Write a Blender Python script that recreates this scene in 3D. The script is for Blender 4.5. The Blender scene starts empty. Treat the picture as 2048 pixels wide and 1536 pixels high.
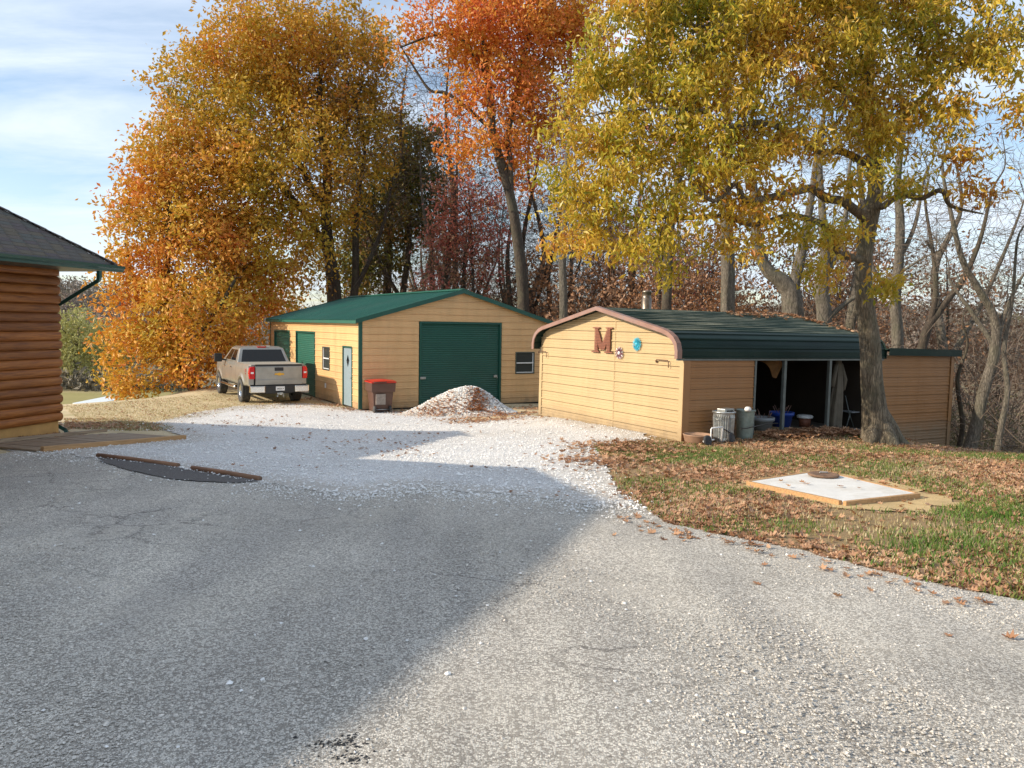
import bpy, bmesh, math, random
import numpy as np
from mathutils import Vector, Matrix, Quaternion, geometry
random.seed(7); rng = np.random.default_rng(7)
sc = bpy.context.scene
COL = sc.collection
rad = math.radians

# ---------------------------------------------------------------- camera
FPX, PITCH, ROLL = 1571.9, 0.0754, 0.0160
cF = np.array([0, math.cos(PITCH), -math.sin(PITCH)])
_U0 = np.array([0, math.sin(PITCH), math.cos(PITCH)]); _R0 = np.array([1., 0, 0])
cR = _R0*math.cos(ROLL) + _U0*math.sin(ROLL); cU = _U0*math.cos(ROLL) - _R0*math.sin(ROLL)
CAMZ = 1.6
cd = bpy.data.cameras.new('camera'); cam = bpy.data.objects.new('camera', cd); COL.objects.link(cam)
cd.sensor_width = 36; cd.lens = FPX/2048*36; cd.clip_start = .05; cd.clip_end = 5000
cam.matrix_world = Matrix(((cR[0], cU[0], -cF[0], 0), (cR[1], cU[1], -cF[1], 0), (cR[2], cU[2], -cF[2], CAMZ), (0, 0, 0, 1)))
sc.camera = cam
def P(px, py, y):
    "the point at distance y ahead seen at photo pixel px, py (used once, to read places off the photo)"
    d = cF + cR*(px-1024)/FPX - cU*(py-768)/FPX
    d = d/d[1]*y
    return np.array([d[0], d[1], d[2]+CAMZ])

# ---------------------------------------------------------------- light
SUN_EL = rad(26.5); sh = np.array([-.975, -.222]); sh /= np.linalg.norm(sh)
sdir = Vector((sh[0]*math.cos(SUN_EL), sh[1]*math.cos(SUN_EL), math.sin(SUN_EL)))
sl = bpy.data.lights.new('sun', 'SUN'); sl.energy = 4.2; sl.angle = rad(.53); sl.color = (1, .87, .70)
so = bpy.data.objects.new('sun', sl); COL.objects.link(so)
so.rotation_euler = sdir.to_track_quat('Z', 'Y').to_euler(); so.location = (-20, -5, 30)
w = bpy.data.worlds.new('World'); sc.world = w; w.use_nodes = True
nt = w.node_tree; nt.nodes.clear(); N = nt.nodes.new; LK = nt.links.new
out = N('ShaderNodeOutputWorld'); bg = N('ShaderNodeBackground'); LK(bg.outputs[0], out.inputs[0])
sky = N('ShaderNodeTexSky'); sky.sky_type = 'NISHITA'; sky.sun_disc = False
sky.sun_elevation = SUN_EL; sky.sun_rotation = math.atan2(sh[0], sh[1]) % (2*math.pi); sky.air_density = 1.0; sky.dust_density = .6; sky.ozone_density = 1.5
bg.inputs[1].default_value = .14
tc = N('ShaderNodeTexCoord'); sp = N('ShaderNodeSeparateXYZ'); LK(tc.outputs['Generated'], sp.inputs[0])
def math_(op, a, b=None, c=None, tree=None):
    t = tree or nt
    n = t.nodes.new('ShaderNodeMath'); n.operation = op
    for i, v in enumerate((a, b, c)):
        if v is None: continue
        if isinstance(v, (int, float)): n.inputs[i].default_value = v
        else: t.links.new(v, n.inputs[i])
    return n.outputs[0]
zc = math_('ADD', math_('MAXIMUM', sp.outputs[2], 0.0), .14)
cx = math_('DIVIDE', sp.outputs[0], zc); cy = math_('DIVIDE', sp.outputs[1], zc)
cv = N('ShaderNodeCombineXYZ'); LK(math_('ADD', math_('MULTIPLY', cx, .55), math_('MULTIPLY', cy, .35)), cv.inputs[0]); LK(math_('SUBTRACT', math_('MULTIPLY', cy, 1.1), math_('MULTIPLY', cx, .25)), cv.inputs[1])
n1 = N('ShaderNodeTexNoise'); n1.inputs['Scale'].default_value = 1.5; n1.inputs['Detail'].default_value = 9; n1.inputs['Roughness'].default_value = .58; n1.inputs['Distortion'].default_value = .5
LK(cv.outputs[0], n1.inputs[0])
rp = N('ShaderNodeValToRGB'); rp.color_ramp.elements[0].position = .36; rp.color_ramp.elements[1].position = .62
rp.color_ramp.elements[0].color = (.10, .10, .10, 1); rp.color_ramp.elements[1].color = (.92, .92, .92, 1)
LK(n1.outputs[0], rp.inputs[0])
mx = N('ShaderNodeMix'); mx.data_type = 'RGBA'; LK(rp.outputs[0], mx.inputs[0]); LK(sky.outputs[0], mx.inputs[6])
mx.inputs[7].default_value = (5.0, 5.55, 6.3, 1)
LK(mx.outputs[2], bg.inputs[0])
sc.view_settings.view_transform = 'Standard'; sc.view_settings.look = 'None'; sc.view_settings.gamma = 1; sc.view_settings.exposure = .45
sc.view_settings.use_curve_mapping = False
sc.render.engine = 'CYCLES'; sc.cycles.max_bounces = 8; sc.cycles.transparent_max_bounces = 8

# ---------------------------------------------------------------- helpers
def link(o, parent=None):
    COL.objects.link(o)
    if parent is not None: o.parent = parent
    return o
def tag(o, label=None, cat=None, group=None, kind=None):
    if label: o['label'] = label
    if cat: o['category'] = cat
    if group: o['group'] = group
    if kind: o['kind'] = kind
    return o
def thing(name, label, cat, loc=(0, 0, 0), rz=0, group=None):
    o = bpy.data.objects.new(name, None); o.empty_display_size = .2
    o.location = loc; o.rotation_euler = (0, 0, rz); link(o)
    return tag(o, label, cat, group)
class MB:
    def __init__(s): s.v = []; s.f = []; s.sm = []
    def add(s, vs, fs, smooth=False):
        b = len(s.v); s.v += [tuple(map(float, p)) for p in vs]; s.f += [tuple(i+b for i in f) for f in fs]; s.sm += [smooth]*len(fs); return s
    def box(s, x0, y0, z0, x1, y1, z1, M=None):
        vs = [(x, y, z) for z in (z0, z1) for y in (y0, y1) for x in (x0, x1)]
        if M is not None: vs = [tuple(M @ Vector(p)) for p in vs]
        return s.add(vs, [(0, 2, 3, 1), (4, 5, 7, 6), (0, 1, 5, 4), (1, 3, 7, 5), (3, 2, 6, 7), (2, 0, 4, 6)])
    def prism(s, poly, a, b, fn):
        "poly: 2D outline; extruded from a to b; fn(u, v, w) -> xyz"
        n = len(poly)
        vs = [fn(u, v, a) for u, v in poly] + [fn(u, v, b) for u, v in poly]
        return s.add(vs, [tuple(range(n))[::-1], tuple(range(n, 2*n))] + [(i, (i+1) % n, (i+1) % n+n, i+n) for i in range(n)])
    def tube(s, pts, r, n=8, caps=True, smooth=True):
        pts = [Vector(p) for p in pts]; rr = r if hasattr(r, '__len__') else [r]*len(pts)
        d0 = (pts[1]-pts[0]).normalized(); u = d0.orthogonal().normalized(); vs = []; fs = []
        for i, p in enumerate(pts):
            d = (pts[min(i+1, len(pts)-1)]-pts[max(i-1, 0)]).normalized()
            u = (u-d*u.dot(d)).normalized(); v = d.cross(u)
            vs += [p+(u*math.cos(2*math.pi*k/n)+v*math.sin(2*math.pi*k/n))*rr[i] for k in range(n)]
        for i in range(len(pts)-1):
            fs += [(i*n+k, i*n+(k+1) % n, (i+1)*n+(k+1) % n, (i+1)*n+k) for k in range(n)]
        s.add(vs, fs, smooth)
        if caps:
            b = len(s.v)-len(vs); s.f += [tuple(b+k for k in range(n))[::-1], tuple(b+len(vs)-n+k for k in range(n))]; s.sm += [False, False]
        return s
    def lathe(s, prof, n=20, M=None, smooth=True):
        vs = []; fs = []
        for r, z in prof:
            for k in range(n):
                a = 2*math.pi*k/n; p = Vector((r*math.cos(a), r*math.sin(a), z)); vs.append(M @ p if M is not None else p)
        for i in range(len(prof)-1):
            fs += [(i*n+k, i*n+(k+1) % n, (i+1)*n+(k+1) % n, (i+1)*n+k) for k in range(n)]
        return s.add(vs, fs, smooth)
    def build(s, name, mat, parent=None, bevel=0, seg=2):
        me = bpy.data.meshes.new(name); me.from_pydata(s.v, [], s.f); me.polygons.foreach_set('use_smooth', s.sm)
        if mat: me.materials.append(mat)
        me.validate(); me.update()
        bm = bmesh.new(); bm.from_mesh(me); bmesh.ops.recalc_face_normals(bm, faces=bm.faces); bm.to_mesh(me); bm.free()
        o = bpy.data.objects.new(name, me); link(o, parent)
        if bevel:
            m = o.modifiers.new('bevel', 'BEVEL'); m.width = bevel; m.segments = seg; m.limit_method = 'ANGLE'; m.angle_limit = rad(35); m.harden_normals = False
        return o
def bigmesh(name, V, Fq, mat, parent=None, smooth=False, attrs=None):
    "V (n,3), Fq (m,k) numpy -> object"
    me = bpy.data.meshes.new(name); n, k = Fq.shape
    me.vertices.add(len(V)); me.vertices.foreach_set('co', np.ascontiguousarray(V, dtype=np.float32).ravel())
    me.loops.add(n*k); me.loops.foreach_set('vertex_index', Fq.astype(np.int32).ravel())
    me.polygons.add(n); me.polygons.foreach_set('loop_start', np.arange(0, n*k, k, dtype=np.int32))
    me.polygons.foreach_set('loop_total', np.full(n, k, dtype=np.int32))
    me.polygons.foreach_set('use_smooth', np.full(n, smooth, dtype=bool))
    me.update(calc_edges=True)
    for a, vals, dom in (attrs or []):
        at = me.attributes.new(a, 'FLOAT', dom); at.data.foreach_set('value', np.asarray(vals, dtype=np.float32))
    if mat: me.materials.append(mat)
    o = bpy.data.objects.new(name, me); return link(o, parent)

# ---------------------------------------------------------------- materials
def newmat(name):
    m = bpy.data.materials.new(name); m.use_nodes = True; t = m.node_tree; b = t.nodes['Principled BSDF']; return m, t, b
def tex(t, kind, scale, detail=3, rough=.55, vec=None, mapscale=None, coord='Object'):
    n = t.nodes.new(kind)
    if 'Scale' in n.inputs: n.inputs['Scale'].default_value = scale
    if 'Detail' in n.inputs: n.inputs['Detail'].default_value = detail
    if kind == 'ShaderNodeTexNoise': n.inputs['Roughness'].default_value = rough
    if vec is None:
        c = t.nodes.new('ShaderNodeTexCoord'); vec = c.outputs[coord]
    if mapscale:
        mp = t.nodes.new('ShaderNodeMapping'); mp.inputs['Scale'].default_value = mapscale; t.links.new(vec, mp.inputs[0]); vec = mp.outputs[0]
    t.links.new(vec, n.inputs['Vector']); return n
def ramp(t, fac, stops):
    r = t.nodes.new('ShaderNodeValToRGB'); e = r.color_ramp.elements
    while len(e) < len(stops): e.new(.5)
    for i, (p, c) in enumerate(stops): e[i].position = p; e[i].color = (c[0], c[1], c[2], 1)
    t.links.new(fac, r.inputs[0]); return r.outputs[0]
def mixc(t, fac, a, b, mode='MIX'):
    m = t.nodes.new('ShaderNodeMix'); m.data_type = 'RGBA'; m.blend_type = mode
    for i, v in ((0, fac), (6, a), (7, b)):
        if isinstance(v, (int, float)): m.inputs[i].default_value = v
        elif isinstance(v, tuple): m.inputs[i].default_value = (*v[:3], 1)
        else: t.links.new(v, m.inputs[i])
    return m.outputs[2]
def bump(t, b, h, strength, dist=.01):
    n = t.nodes.new('ShaderNodeBump'); n.inputs['Strength'].default_value = strength; n.inputs['Distance'].default_value = dist
    t.links.new(h, n.inputs['Height']); t.links.new(n.outputs[0], b.inputs['Normal']); return n
def pm(name, col, rough=.6, metal=0, var=.12, scale=6, bmp=0, bscale=40, stretch=None, dirt=None, dirtamt=.5, foot=None):
    m, t, b = newmat(name)
    n = tex(t, 'ShaderNodeTexNoise', scale, 5, mapscale=stretch)
    lo = tuple(c*(1-var) for c in col); hi = tuple(min(1, c*(1+var)) for c in col)
    c = ramp(t, n.outputs[0], [(.3, lo), (.7, hi)])
    if dirt:
        n2 = tex(t, 'ShaderNodeTexNoise', scale*.45, 8, .7)
        f = ramp(t, n2.outputs[0], [(.5, (0, 0, 0)), (.75, (dirtamt,)*3)])
        c = mixc(t, f, c, dirt)
    if foot is not None:   # mud splashed up from the ground
        tcn = t.nodes.new('ShaderNodeTexCoord'); sx_ = t.nodes.new('ShaderNodeSeparateXYZ'); t.links.new(tcn.outputs['Object'], sx_.inputs[0]); nf = tex(t, 'ShaderNodeTexNoise', 3.5, 6, .65, vec=tcn.outputs['Object'])
        hgt = math_('SUBTRACT', 1.0, math_('MULTIPLY', math_('SUBTRACT', sx_.outputs[2], foot, tree=t), 2.0, tree=t), tree=t)
        c = mixc(t, ramp(t, math_('MULTIPLY', math_('MAXIMUM', hgt, 0.0, tree=t), nf.outputs[0], tree=t), [(.12, (0, 0, 0)), (.55, (.75, .75, .75))]), c, (.26, .19, .12))
        vs_ = tex(t, 'ShaderNodeTexNoise', 4, 5, .6, vec=tcn.outputs['Object'], mapscale=(1, 1, .12)); c = mixc(t, 1.0, c, ramp(t, vs_.outputs[0], [(.32, (.93, .925, .91)), (.55, (1, 1, 1))]), 'MULTIPLY')
    t.links.new(c, b.inputs['Base Color']); b.inputs['Roughness'].default_value = rough; b.inputs['Metallic'].default_value = metal
    if bmp:
        n3 = tex(t, 'ShaderNodeTexNoise', bscale, 4, mapscale=stretch); bump(t, b, n3.outputs[0], bmp)
    return m
M = {}
M['tan'] = pm('tan_painted_steel', (.74, .46, .215), .42, 0, .05, 1.5, .12, 5, dirt=(.42, .30, .18), dirtamt=.45, foot=0.0)
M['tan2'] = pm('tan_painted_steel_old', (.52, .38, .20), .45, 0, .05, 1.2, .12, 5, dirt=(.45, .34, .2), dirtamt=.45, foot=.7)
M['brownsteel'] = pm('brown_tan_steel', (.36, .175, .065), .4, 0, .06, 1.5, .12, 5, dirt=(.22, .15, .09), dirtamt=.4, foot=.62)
M['green'] = pm('green_painted_steel', (.012, .085, .060), .36, 0, .1, 1.5, .1, 5, dirt=(.05, .10, .08), dirtamt=.3)
M['greenroof'] = pm('green_roof_steel', (.020, .125, .088), .42, 0, .12, .8, .08, 4, dirt=(.09, .13, .11), dirtamt=.45)
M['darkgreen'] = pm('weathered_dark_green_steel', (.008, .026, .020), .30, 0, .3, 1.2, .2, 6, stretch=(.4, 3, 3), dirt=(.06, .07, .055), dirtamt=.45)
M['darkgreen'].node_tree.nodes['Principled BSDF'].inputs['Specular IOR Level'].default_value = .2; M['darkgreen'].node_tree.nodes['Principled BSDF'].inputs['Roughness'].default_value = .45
M['trimbrown'] = pm('faded_brown_trim', (.30, .17, .13), .5, 0, .12, 4, .1, 12, dirt=(.25, .22, .22), dirtamt=.6)
M['doorblue'] = pm('blue_grey_door_paint', (.25, .32, .35), .4, 0, .05, 2)
M['white'] = pm('white_paint', (.8, .8, .78), .4, 0, .05, 4)
M['frame'] = pm('bronze_window_frame', (.05, .07, .06), .4, 0, .1, 4)
M['galv'] = pm('galvanised_steel', (.45, .47, .46), .38, .75, .25, 9, .15, 20, dirt=(.25, .24, .2), dirtamt=.4)
M['galvgreen'] = pm('weathered_grey_green_steel', (.26, .31, .27), .45, .35, .25, 9, .15, 20, dirt=(.25, .24, .2), dirtamt=.4)
M['steelpost'] = pm('grey_steel_post', (.16, .18, .17), .5, .4, .15, 9)
M['black'] = pm('black_plastic', (.02, .02, .02), .5, 0, .2, 9)
M['rubber'] = pm('tyre_rubber', (.045, .045, .045), .8, 0, .25, 12, .3, 60, dirt=(.16, .14, .11), dirtamt=.6)
M['chrome'] = pm('chrome', (.72, .72, .70), .16, 1, .04, 4)
M['lumber'] = pm('new_lumber', (.46, .27, .12), .65, 0, .22, 3, .2, 30, stretch=(1, 14, 14))
M['timber'] = pm('red_brown_timber', (.27, .14, .075), .7, 0, .3, 3, .35, 30, stretch=(1, 1, 6))
M['plank'] = pm('weathered_plank', (.33, .25, .17), .75, 0, .35, 2.5, .35, 30, stretch=(1, 12, 12))
M['concrete'] = pm('pale_concrete', (.70, .69, .65), .8, 0, .08, 5, .2, 60, dirt=(.46, .42, .34), dirtamt=.75)
M['parge'] = pm('tan_parged_wall', (.55, .32, .11), .8, 0, .12, 4, .3, 50)
M['darkin'] = pm('shade_dark_inner_steel', (.045, .034, .024), .6, 0, .2, 1.5)  # shade of the open bay painted into the inner steel colour
M['concfloor'] = pm('shade_dark_floor', (.13, .11, .085), .9, 0, .2, 3)  # floor colour darkened to carry the shade inside the bay
M['bin'] = pm('brown_bin_plastic', (.11, .055, .038), .45, 0, .12, 6)
M['red'] = pm('red_plastic', (.55, .03, .015), .35, 0, .08, 6)
M['sticker'] = pm('pale_sticker', (.30, .25, .21), .5, 0, .2, 14)
M['terracotta'] = pm('brown_clay', (.36, .22, .14), .7, 0, .15, 6)
M['bluetub'] = pm('blue_plastic', (.015, .06, .34), .4, 0, .1, 6)
M['greytub'] = pm('grey_plastic', (.30, .32, .33), .5, 0, .1, 6)
M['canvas'] = pm('tan_canvas', (.13, .11, .08), .9, 0, .2, 5, .3, 30)
M['tarp'] = pm('ochre_tarp', (.20, .10, .03), .8, 0, .2, 5, .3, 20)
M['lampred'] = pm('red_lens', (.60, .012, .012), .12, 0, .1, 10)
M['rust'] = pm('rusty_lid', (.20, .12, .075), .8, .2, .35, 12, .5, 30)
M['mbrick'] = pm('brown_red_letter', (.24, .085, .045), .55, 0, .2, 20)
M['teal'] = pm('teal_enamel', (.05, .46, .60), .35, 0, .2, 18)
M['purple'] = pm('plum_enamel', (.25, .11, .14), .4, 0, .3, 18)
M['gold'] = pm('gold_badge', (.75, .42, .06), .3, .6, .1, 10)
M['cast'] = pm('cinder_block', (.30, .30, .29), .85, 0, .15, 9)
M['silverpipe'] = pm('weathered_flue_pipe', (.22, .18, .14), .35, .7, .35, 7, .15, 20, dirt=(.18, .12, .08), dirtamt=.7)
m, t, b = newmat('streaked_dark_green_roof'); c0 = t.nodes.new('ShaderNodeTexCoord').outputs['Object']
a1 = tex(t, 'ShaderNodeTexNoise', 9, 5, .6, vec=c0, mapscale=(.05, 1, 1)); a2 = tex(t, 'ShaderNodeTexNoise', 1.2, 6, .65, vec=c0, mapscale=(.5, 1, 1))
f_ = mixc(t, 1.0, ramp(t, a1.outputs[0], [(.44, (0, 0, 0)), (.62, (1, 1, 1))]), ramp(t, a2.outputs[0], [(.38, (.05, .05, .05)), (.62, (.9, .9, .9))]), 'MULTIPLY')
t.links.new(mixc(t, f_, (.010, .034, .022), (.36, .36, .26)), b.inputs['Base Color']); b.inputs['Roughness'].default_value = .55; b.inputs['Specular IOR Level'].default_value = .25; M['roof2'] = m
# truck paint
m, t, b = newmat('pewter_metallic_paint'); b.inputs['Base Color'].default_value = (.27, .255, .205, 1); b.inputs['Metallic'].default_value = .45; b.inputs['Roughness'].default_value = .33
b.inputs['Coat Weight'].default_value = .6; b.inputs['Coat Roughness'].default_value = .08
n = tex(t, 'ShaderNodeTexNoise', 3, 6); t.links.new(ramp(t, n.outputs[0], [(.35, (.36, .35, .315)), (.7, (.28, .275, .245))]), b.inputs['Base Color']); M['paint'] = m
m, t, b = newmat('dark_glass'); b.inputs['Base Color'].default_value = (.008, .009, .010, 1); b.inputs['Roughness'].default_value = .08; b.inputs['Specular IOR Level'].default_value = .35; M['glass'] = m
m, t, b = newmat('grey_window_glass'); b.inputs['Base Color'].default_value = (.05, .055, .05, 1); b.inputs['Roughness'].default_value = .15; M['glass2'] = m
# rocks of gravel
def at0(t, name):
    a = t.nodes.new('ShaderNodeAttribute'); a.attribute_name = name; return a.outputs['Fac']
def gravelmat(name, cols, cell, bmpd, dust=None, rough=.85, big=None, leafy=None, cracks=False, thin=None):
    m, t, b = newmat(name); c0 = t.nodes.new('ShaderNodeTexCoord').outputs['Object']
    v = tex(t, 'ShaderNodeTexVoronoi', cell, vec=c0); v.inputs['Randomness'].default_value = 1
    w1 = t.nodes.new('ShaderNodeSeparateColor'); t.links.new(v.outputs['Color'], w1.inputs[0])
    c = ramp(t, w1.outputs[0], [(i/(len(cols)-1), cc) for i, cc in enumerate(cols)])
    v2 = tex(t, 'ShaderNodeTexVoronoi', cell*.43, vec=c0)
    e = tex(t, 'ShaderNodeTexVoronoi', cell, vec=c0); e.feature = 'DISTANCE_TO_EDGE'
    gap = ramp(t, e.outputs[0], [(0, (.40, .40, .40)), (.07, (1, 1, 1))])
    c = mixc(t, 1.0, c, gap, 'MULTIPLY')
    if thin:   # stones thin out towards the rim of the sheet and show what lies beneath
        n6 = tex(t, 'ShaderNodeTexNoise', 2.2, 5, .7, vec=c0)
        lim = math_('ADD', math_('MULTIPLY', at0(t, 'rim'), 1.5, tree=t), math_('MULTIPLY', math_('SUBTRACT', n6.outputs[0], .5, tree=t), 1.6, tree=t), tree=t)
        under = math_('GREATER_THAN', w1.outputs[2], lim, tree=t)
        c = mixc(t, under, c, mixc(t, w1.outputs[0], thin[0], thin[1]))
    if dust:
        nn = tex(t, 'ShaderNodeTexNoise', dust[1], 7, .62, vec=c0)
        f = ramp(t, nn.outputs[0], [(dust[2], (0, 0, 0)), (dust[2]+.22, (dust[3],)*3)]); c = mixc(t, f, c, dust[0])
    if big:
        nb = tex(t, 'ShaderNodeTexNoise', big[0], 6, .6, vec=c0)
        c = mixc(t, 1.0, c, ramp(t, nb.outputs[0], [(.3, (big[1],)*3), (.7, (big[2],)*3)]), 'MULTIPLY')
    if cracks:
        wv = tex(t, 'ShaderNodeTexNoise', 2.4, 6, .7, vec=c0); av = t.nodes.new('ShaderNodeVectorMath'); av.operation = 'MULTIPLY_ADD'; t.links.new(wv.outputs['Color'], av.inputs[0]); av.inputs[1].default_value = (.45, .45, .45); t.links.new(c0, av.inputs[2])
        ck = tex(t, 'ShaderNodeTexVoronoi', 1.15, vec=av.outputs[0]); ck.feature = 'DISTANCE_TO_EDGE'; mk = tex(t, 'ShaderNodeTexNoise', .33, 3, .5, vec=c0)
        line = ramp(t, ck.outputs[0], [(.0, (1, 1, 1)), (.022, (0, 0, 0))]); msk = ramp(t, mk.outputs[0], [(.50, (0, 0, 0)), (.60, (.75, .75, .75))])
        c = mixc(t, mixc(t, 1.0, line, msk, 'MULTIPLY'), c, (.12, .11, .10))
        tr = tex(t, 'ShaderNodeTexNoise', .8, 4, .6, vec=c0, mapscale=(2.2, .35, 1)); c = mixc(t, 1.0, c, ramp(t, tr.outputs[0], [(.35, (.84, .84, .84)), (.65, (1.08, 1.07, 1.04))]), 'MULTIPLY')
    t.links.new(c, b.inputs['Base Color']); b.inputs['Roughness'].default_value = rough
    h = math_('ADD', math_('MULTIPLY', math_('MINIMUM', e.outputs[0], .35, tree=t), 1.6, tree=t), math_('MULTIPLY', w1.outputs[1], .35, tree=t), tree=t)
    h = math_('ADD', h, math_('MULTIPLY', v2.outputs[0], .25, tree=t), tree=t)
    bump(t, b, h, 1.0, bmpd); return m
M['chipseal'] = gravelmat('chip_seal', [(.32, .295, .255), (.80, .75, .65), (1.0, .945, .84), (.57, .53, .465), (1.0, .965, .88), (.88, .825, .72), (.42, .385, .335)], 82, .009, dust=((.74, .68, .58), .5, .54, .75), big=(.42, .80, 1.12), cracks=True)
M['gravel'] = gravelmat('white_gravel', [(.72, .71, .69), (.88, .87, .84), (.80, .78, .74), (.92, .91, .89), (.84, .83, .80)], 30, .012, dust=((.66, .61, .52), .4, .56, .6), big=(.5, .84, 1.03), thin=((.36, .34, .30), (.62, .58, .52)))
M['stone'] = pm('white_stone', (.84, .83, .80), .85, 0, .14, 14)
M['patch'] = gravelmat('fresh_blacktop', [(.05, .05, .05), (.10, .095, .09), (.17, .16, .15)], 60, .008)

# ---------------------------------------------------------------- ground shape
CP = np.array([(3.5, 16.0, -2.34), (.75, 20.97, -2.45), (5.3, 17.0, -2.31), (7.3, 18.1, -2.34), (11.45, 20.4, -3.12), (9.3, 19.2, -2.72), (0, 3, -1.75), (2, 5, -1.87), (0, 8.5, -2.03),
 (5, 9.7, -2.09), (-3, 12, -2.2), (-8, 13, -2.25), (-9.2, 15.8, -2.40), (-6.4, 15.3, -2.38), (0, 15, -2.35), (-5, 25.7, -2.91), (1.4, 29.5, -2.93), (-11, 35.6, -2.95), (-9, 26, -2.85),
 (-11.5, 29, -2.9), (-14.8, 26, -2.88), (-13, 32, -2.94), (-17, 20, -2.65), (7.5, 16.2, -2.40), (9.5, 16, -2.46), (10, 14.6, -2.37), (14, 12, -2.4), (6, 5, -1.95), (-6, 5, -1.85), (-20, 0, -1.7),
 (20, 0, -2.0), (0, -12, -1.4), (-2, 21, -2.72), (-5, 20, -2.64), (-.5, 24.3, -2.82), (5, 26, -3.0), (20, 14, -2.8), (-30, 15, -2.6), (-30, -30, -1.2), (30, -30, -1.2), (6.3, 13, -2.24)], float)
def _phi(d2): return .5*d2*np.log(d2+1e-9)
_n = len(CP); _K = _phi(((CP[:, None, :2]-CP[None, :, :2])**2).sum(-1))+np.eye(_n)*.15
_A = np.zeros((_n+3, _n+3)); _A[:_n, :_n] = _K; _A[:_n, _n] = 1; _A[:_n, _n+1:] = CP[:, :2]; _A[_n:, :_n] = _A[:_n, _n:].T
_W = np.linalg.solve(_A, np.r_[CP[:, 2], 0, 0, 0])
def tps(xy):
    r = np.empty(len(xy))
    for a in range(0, len(xy), 20000):
        q = xy[a:a+20000]; r[a:a+20000] = _phi(((q[:, None]-CP[None, :, :2])**2).sum(-1)) @ _W[:_n] + _W[_n] + q @ _W[_n+1:]
    return r
PLAT = np.array([(-30, -30), (-24, 12), (-20, 20), (-16.3, 24.2), (-14.8, 26), (-13.3, 28.8), (-12.8, 32.2), (-13.5, 37), (-9, 42), (2, 39), (7, 32), (11.5, 24), (12.5, 21), (11.2, 17.6), (12, 15.8), (19, 14.6), (34, 12), (34, -30)], float)
def inside(xy, poly):
    c = np.zeros(len(xy), bool); j = len(poly)-1
    for i in range(len(poly)):
        a, b = poly[i], poly[j]
        cond = ((a[1] > xy[:, 1]) != (b[1] > xy[:, 1])) & (xy[:, 0] < (b[0]-a[0])*(xy[:, 1]-a[1])/(b[1]-a[1]+1e-12)+a[0]); c ^= cond; j = i
    return c
def nearest(xy, poly):
    best = np.full(len(xy), 1e9); pt = np.zeros_like(xy)
    for i in range(len(poly)):
        a = poly[i]; b = poly[(i+1) % len(poly)]; ab = b-a
        tt = np.clip(((xy-a) @ ab)/(ab @ ab), 0, 1); q = a+tt[:, None]*ab; d = np.hypot(*(xy-q).T)
        m_ = d < best; best[m_] = d[m_]; pt[m_] = q[m_]
    return best, pt
def GZ(xy):
    xy = np.atleast_2d(np.asarray(xy, float)); ins = inside(xy, PLAT); d, pt = nearest(xy, PLAT); z = np.empty(len(xy))
    if ins.any(): z[ins] = tps(xy[ins])
    o = ~ins
    if o.any():
        zb = tps(pt[o]); dd = d[o]; x, y = xy[o].T
        z[o] = zb - 10.0*(1-np.exp(-(dd/24)**1.3))
        r = np.hypot(x, y); az = np.arctan2(x, y)
        hill = 27*np.exp(-((az+.66)/.22)**2)+8*np.exp(-((az-.45)/.5)**2)+9
        tt = np.clip((r-190)/230, 0, 1); tt = tt*tt*(3-2*tt)
        z[o] += (tt*hill*(1+.10*np.sin(az*17+1)+.05*np.sin(az*41)))*(y > -60)
    return z+CAMZ
def gz(x, y): return float(GZ([(x, y)])[0])
def noise2(x, y, s=1.0, seed=0):
    r = np.zeros_like(x, dtype=float); g = np.random.default_rng(seed)
    for k in range(6):
        a = g.uniform(0, 6.28); f = s*1.7**(k % 4)*g.uniform(.8, 1.2); r += np.sin((x*math.cos(a)+y*math.sin(a))*f+g.uniform(0, 6.28))/(1+.5*(k % 4))
    return r/3

# terrain sheet: stretched polar-like grid
def axis(lims, fine, coarse_max, growth=1.16):
    a = list(np.arange(lims[0], lims[1]+1e-6, fine)); s = fine
    while a[-1] < coarse_max: s *= growth; a.append(a[-1]+s)
    s = fine; b = [a[0]]
    while b[-1] > -coarse_max: s *= growth; b.append(b[-1]-s)
    return np.array(b[::-1][:-1]+a)
gx = axis((-22, 16), .5, 1500); gy = axis((-2, 44), .5, 1500)
X, Y = np.meshgrid(gx, gy); XY = np.c_[X.ravel(), Y.ravel()]; Z = GZ(XY)
ins = inside(XY, PLAT); dpl, _ = nearest(XY, PLAT)
Z += np.where(ins & (dpl > 1), .012*noise2(XY[:, 0], XY[:, 1], 2.2, 3), 0) + np.where(~ins, np.minimum(dpl, 4)*.03*noise2(XY[:, 0], XY[:, 1], .7, 4), 0)
nxg, nyg = len(gx), len(gy); I = np.arange(nxg*nyg).reshape(nyg, nxg)
Fq = np.c_[I[:-1, :-1].ravel(), I[:-1, 1:].ravel(), I[1:, 1:].ravel(), I[1:, :-1].ravel()]
az = np.arctan2(XY[:, 0], XY[:, 1])
field = np.where(~ins, np.clip((-.30-az)/.08, 0, 1)*np.clip((dpl-2)/8, 0, 1)*(XY[:, 1] > 0)*(np.hypot(*XY.T) < 165), 0)
lawnz = np.where(ins, np.clip((XY[:, 0]+.0)/1.0, 0, 1)*np.clip((25-XY[:, 1])/3, 0, 1), 0)
wood = np.where(~ins, np.clip(dpl/1.5, 0, 1), 0)*(1-field)
m, t, b = newmat('earth_and_grass')
c0 = t.nodes.new('ShaderNodeTexCoord').outputs['Object']
def at(t, name):
    a = t.nodes.new('ShaderNodeAttribute'); a.attribute_name = name; return a.outputs['Fac']
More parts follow.
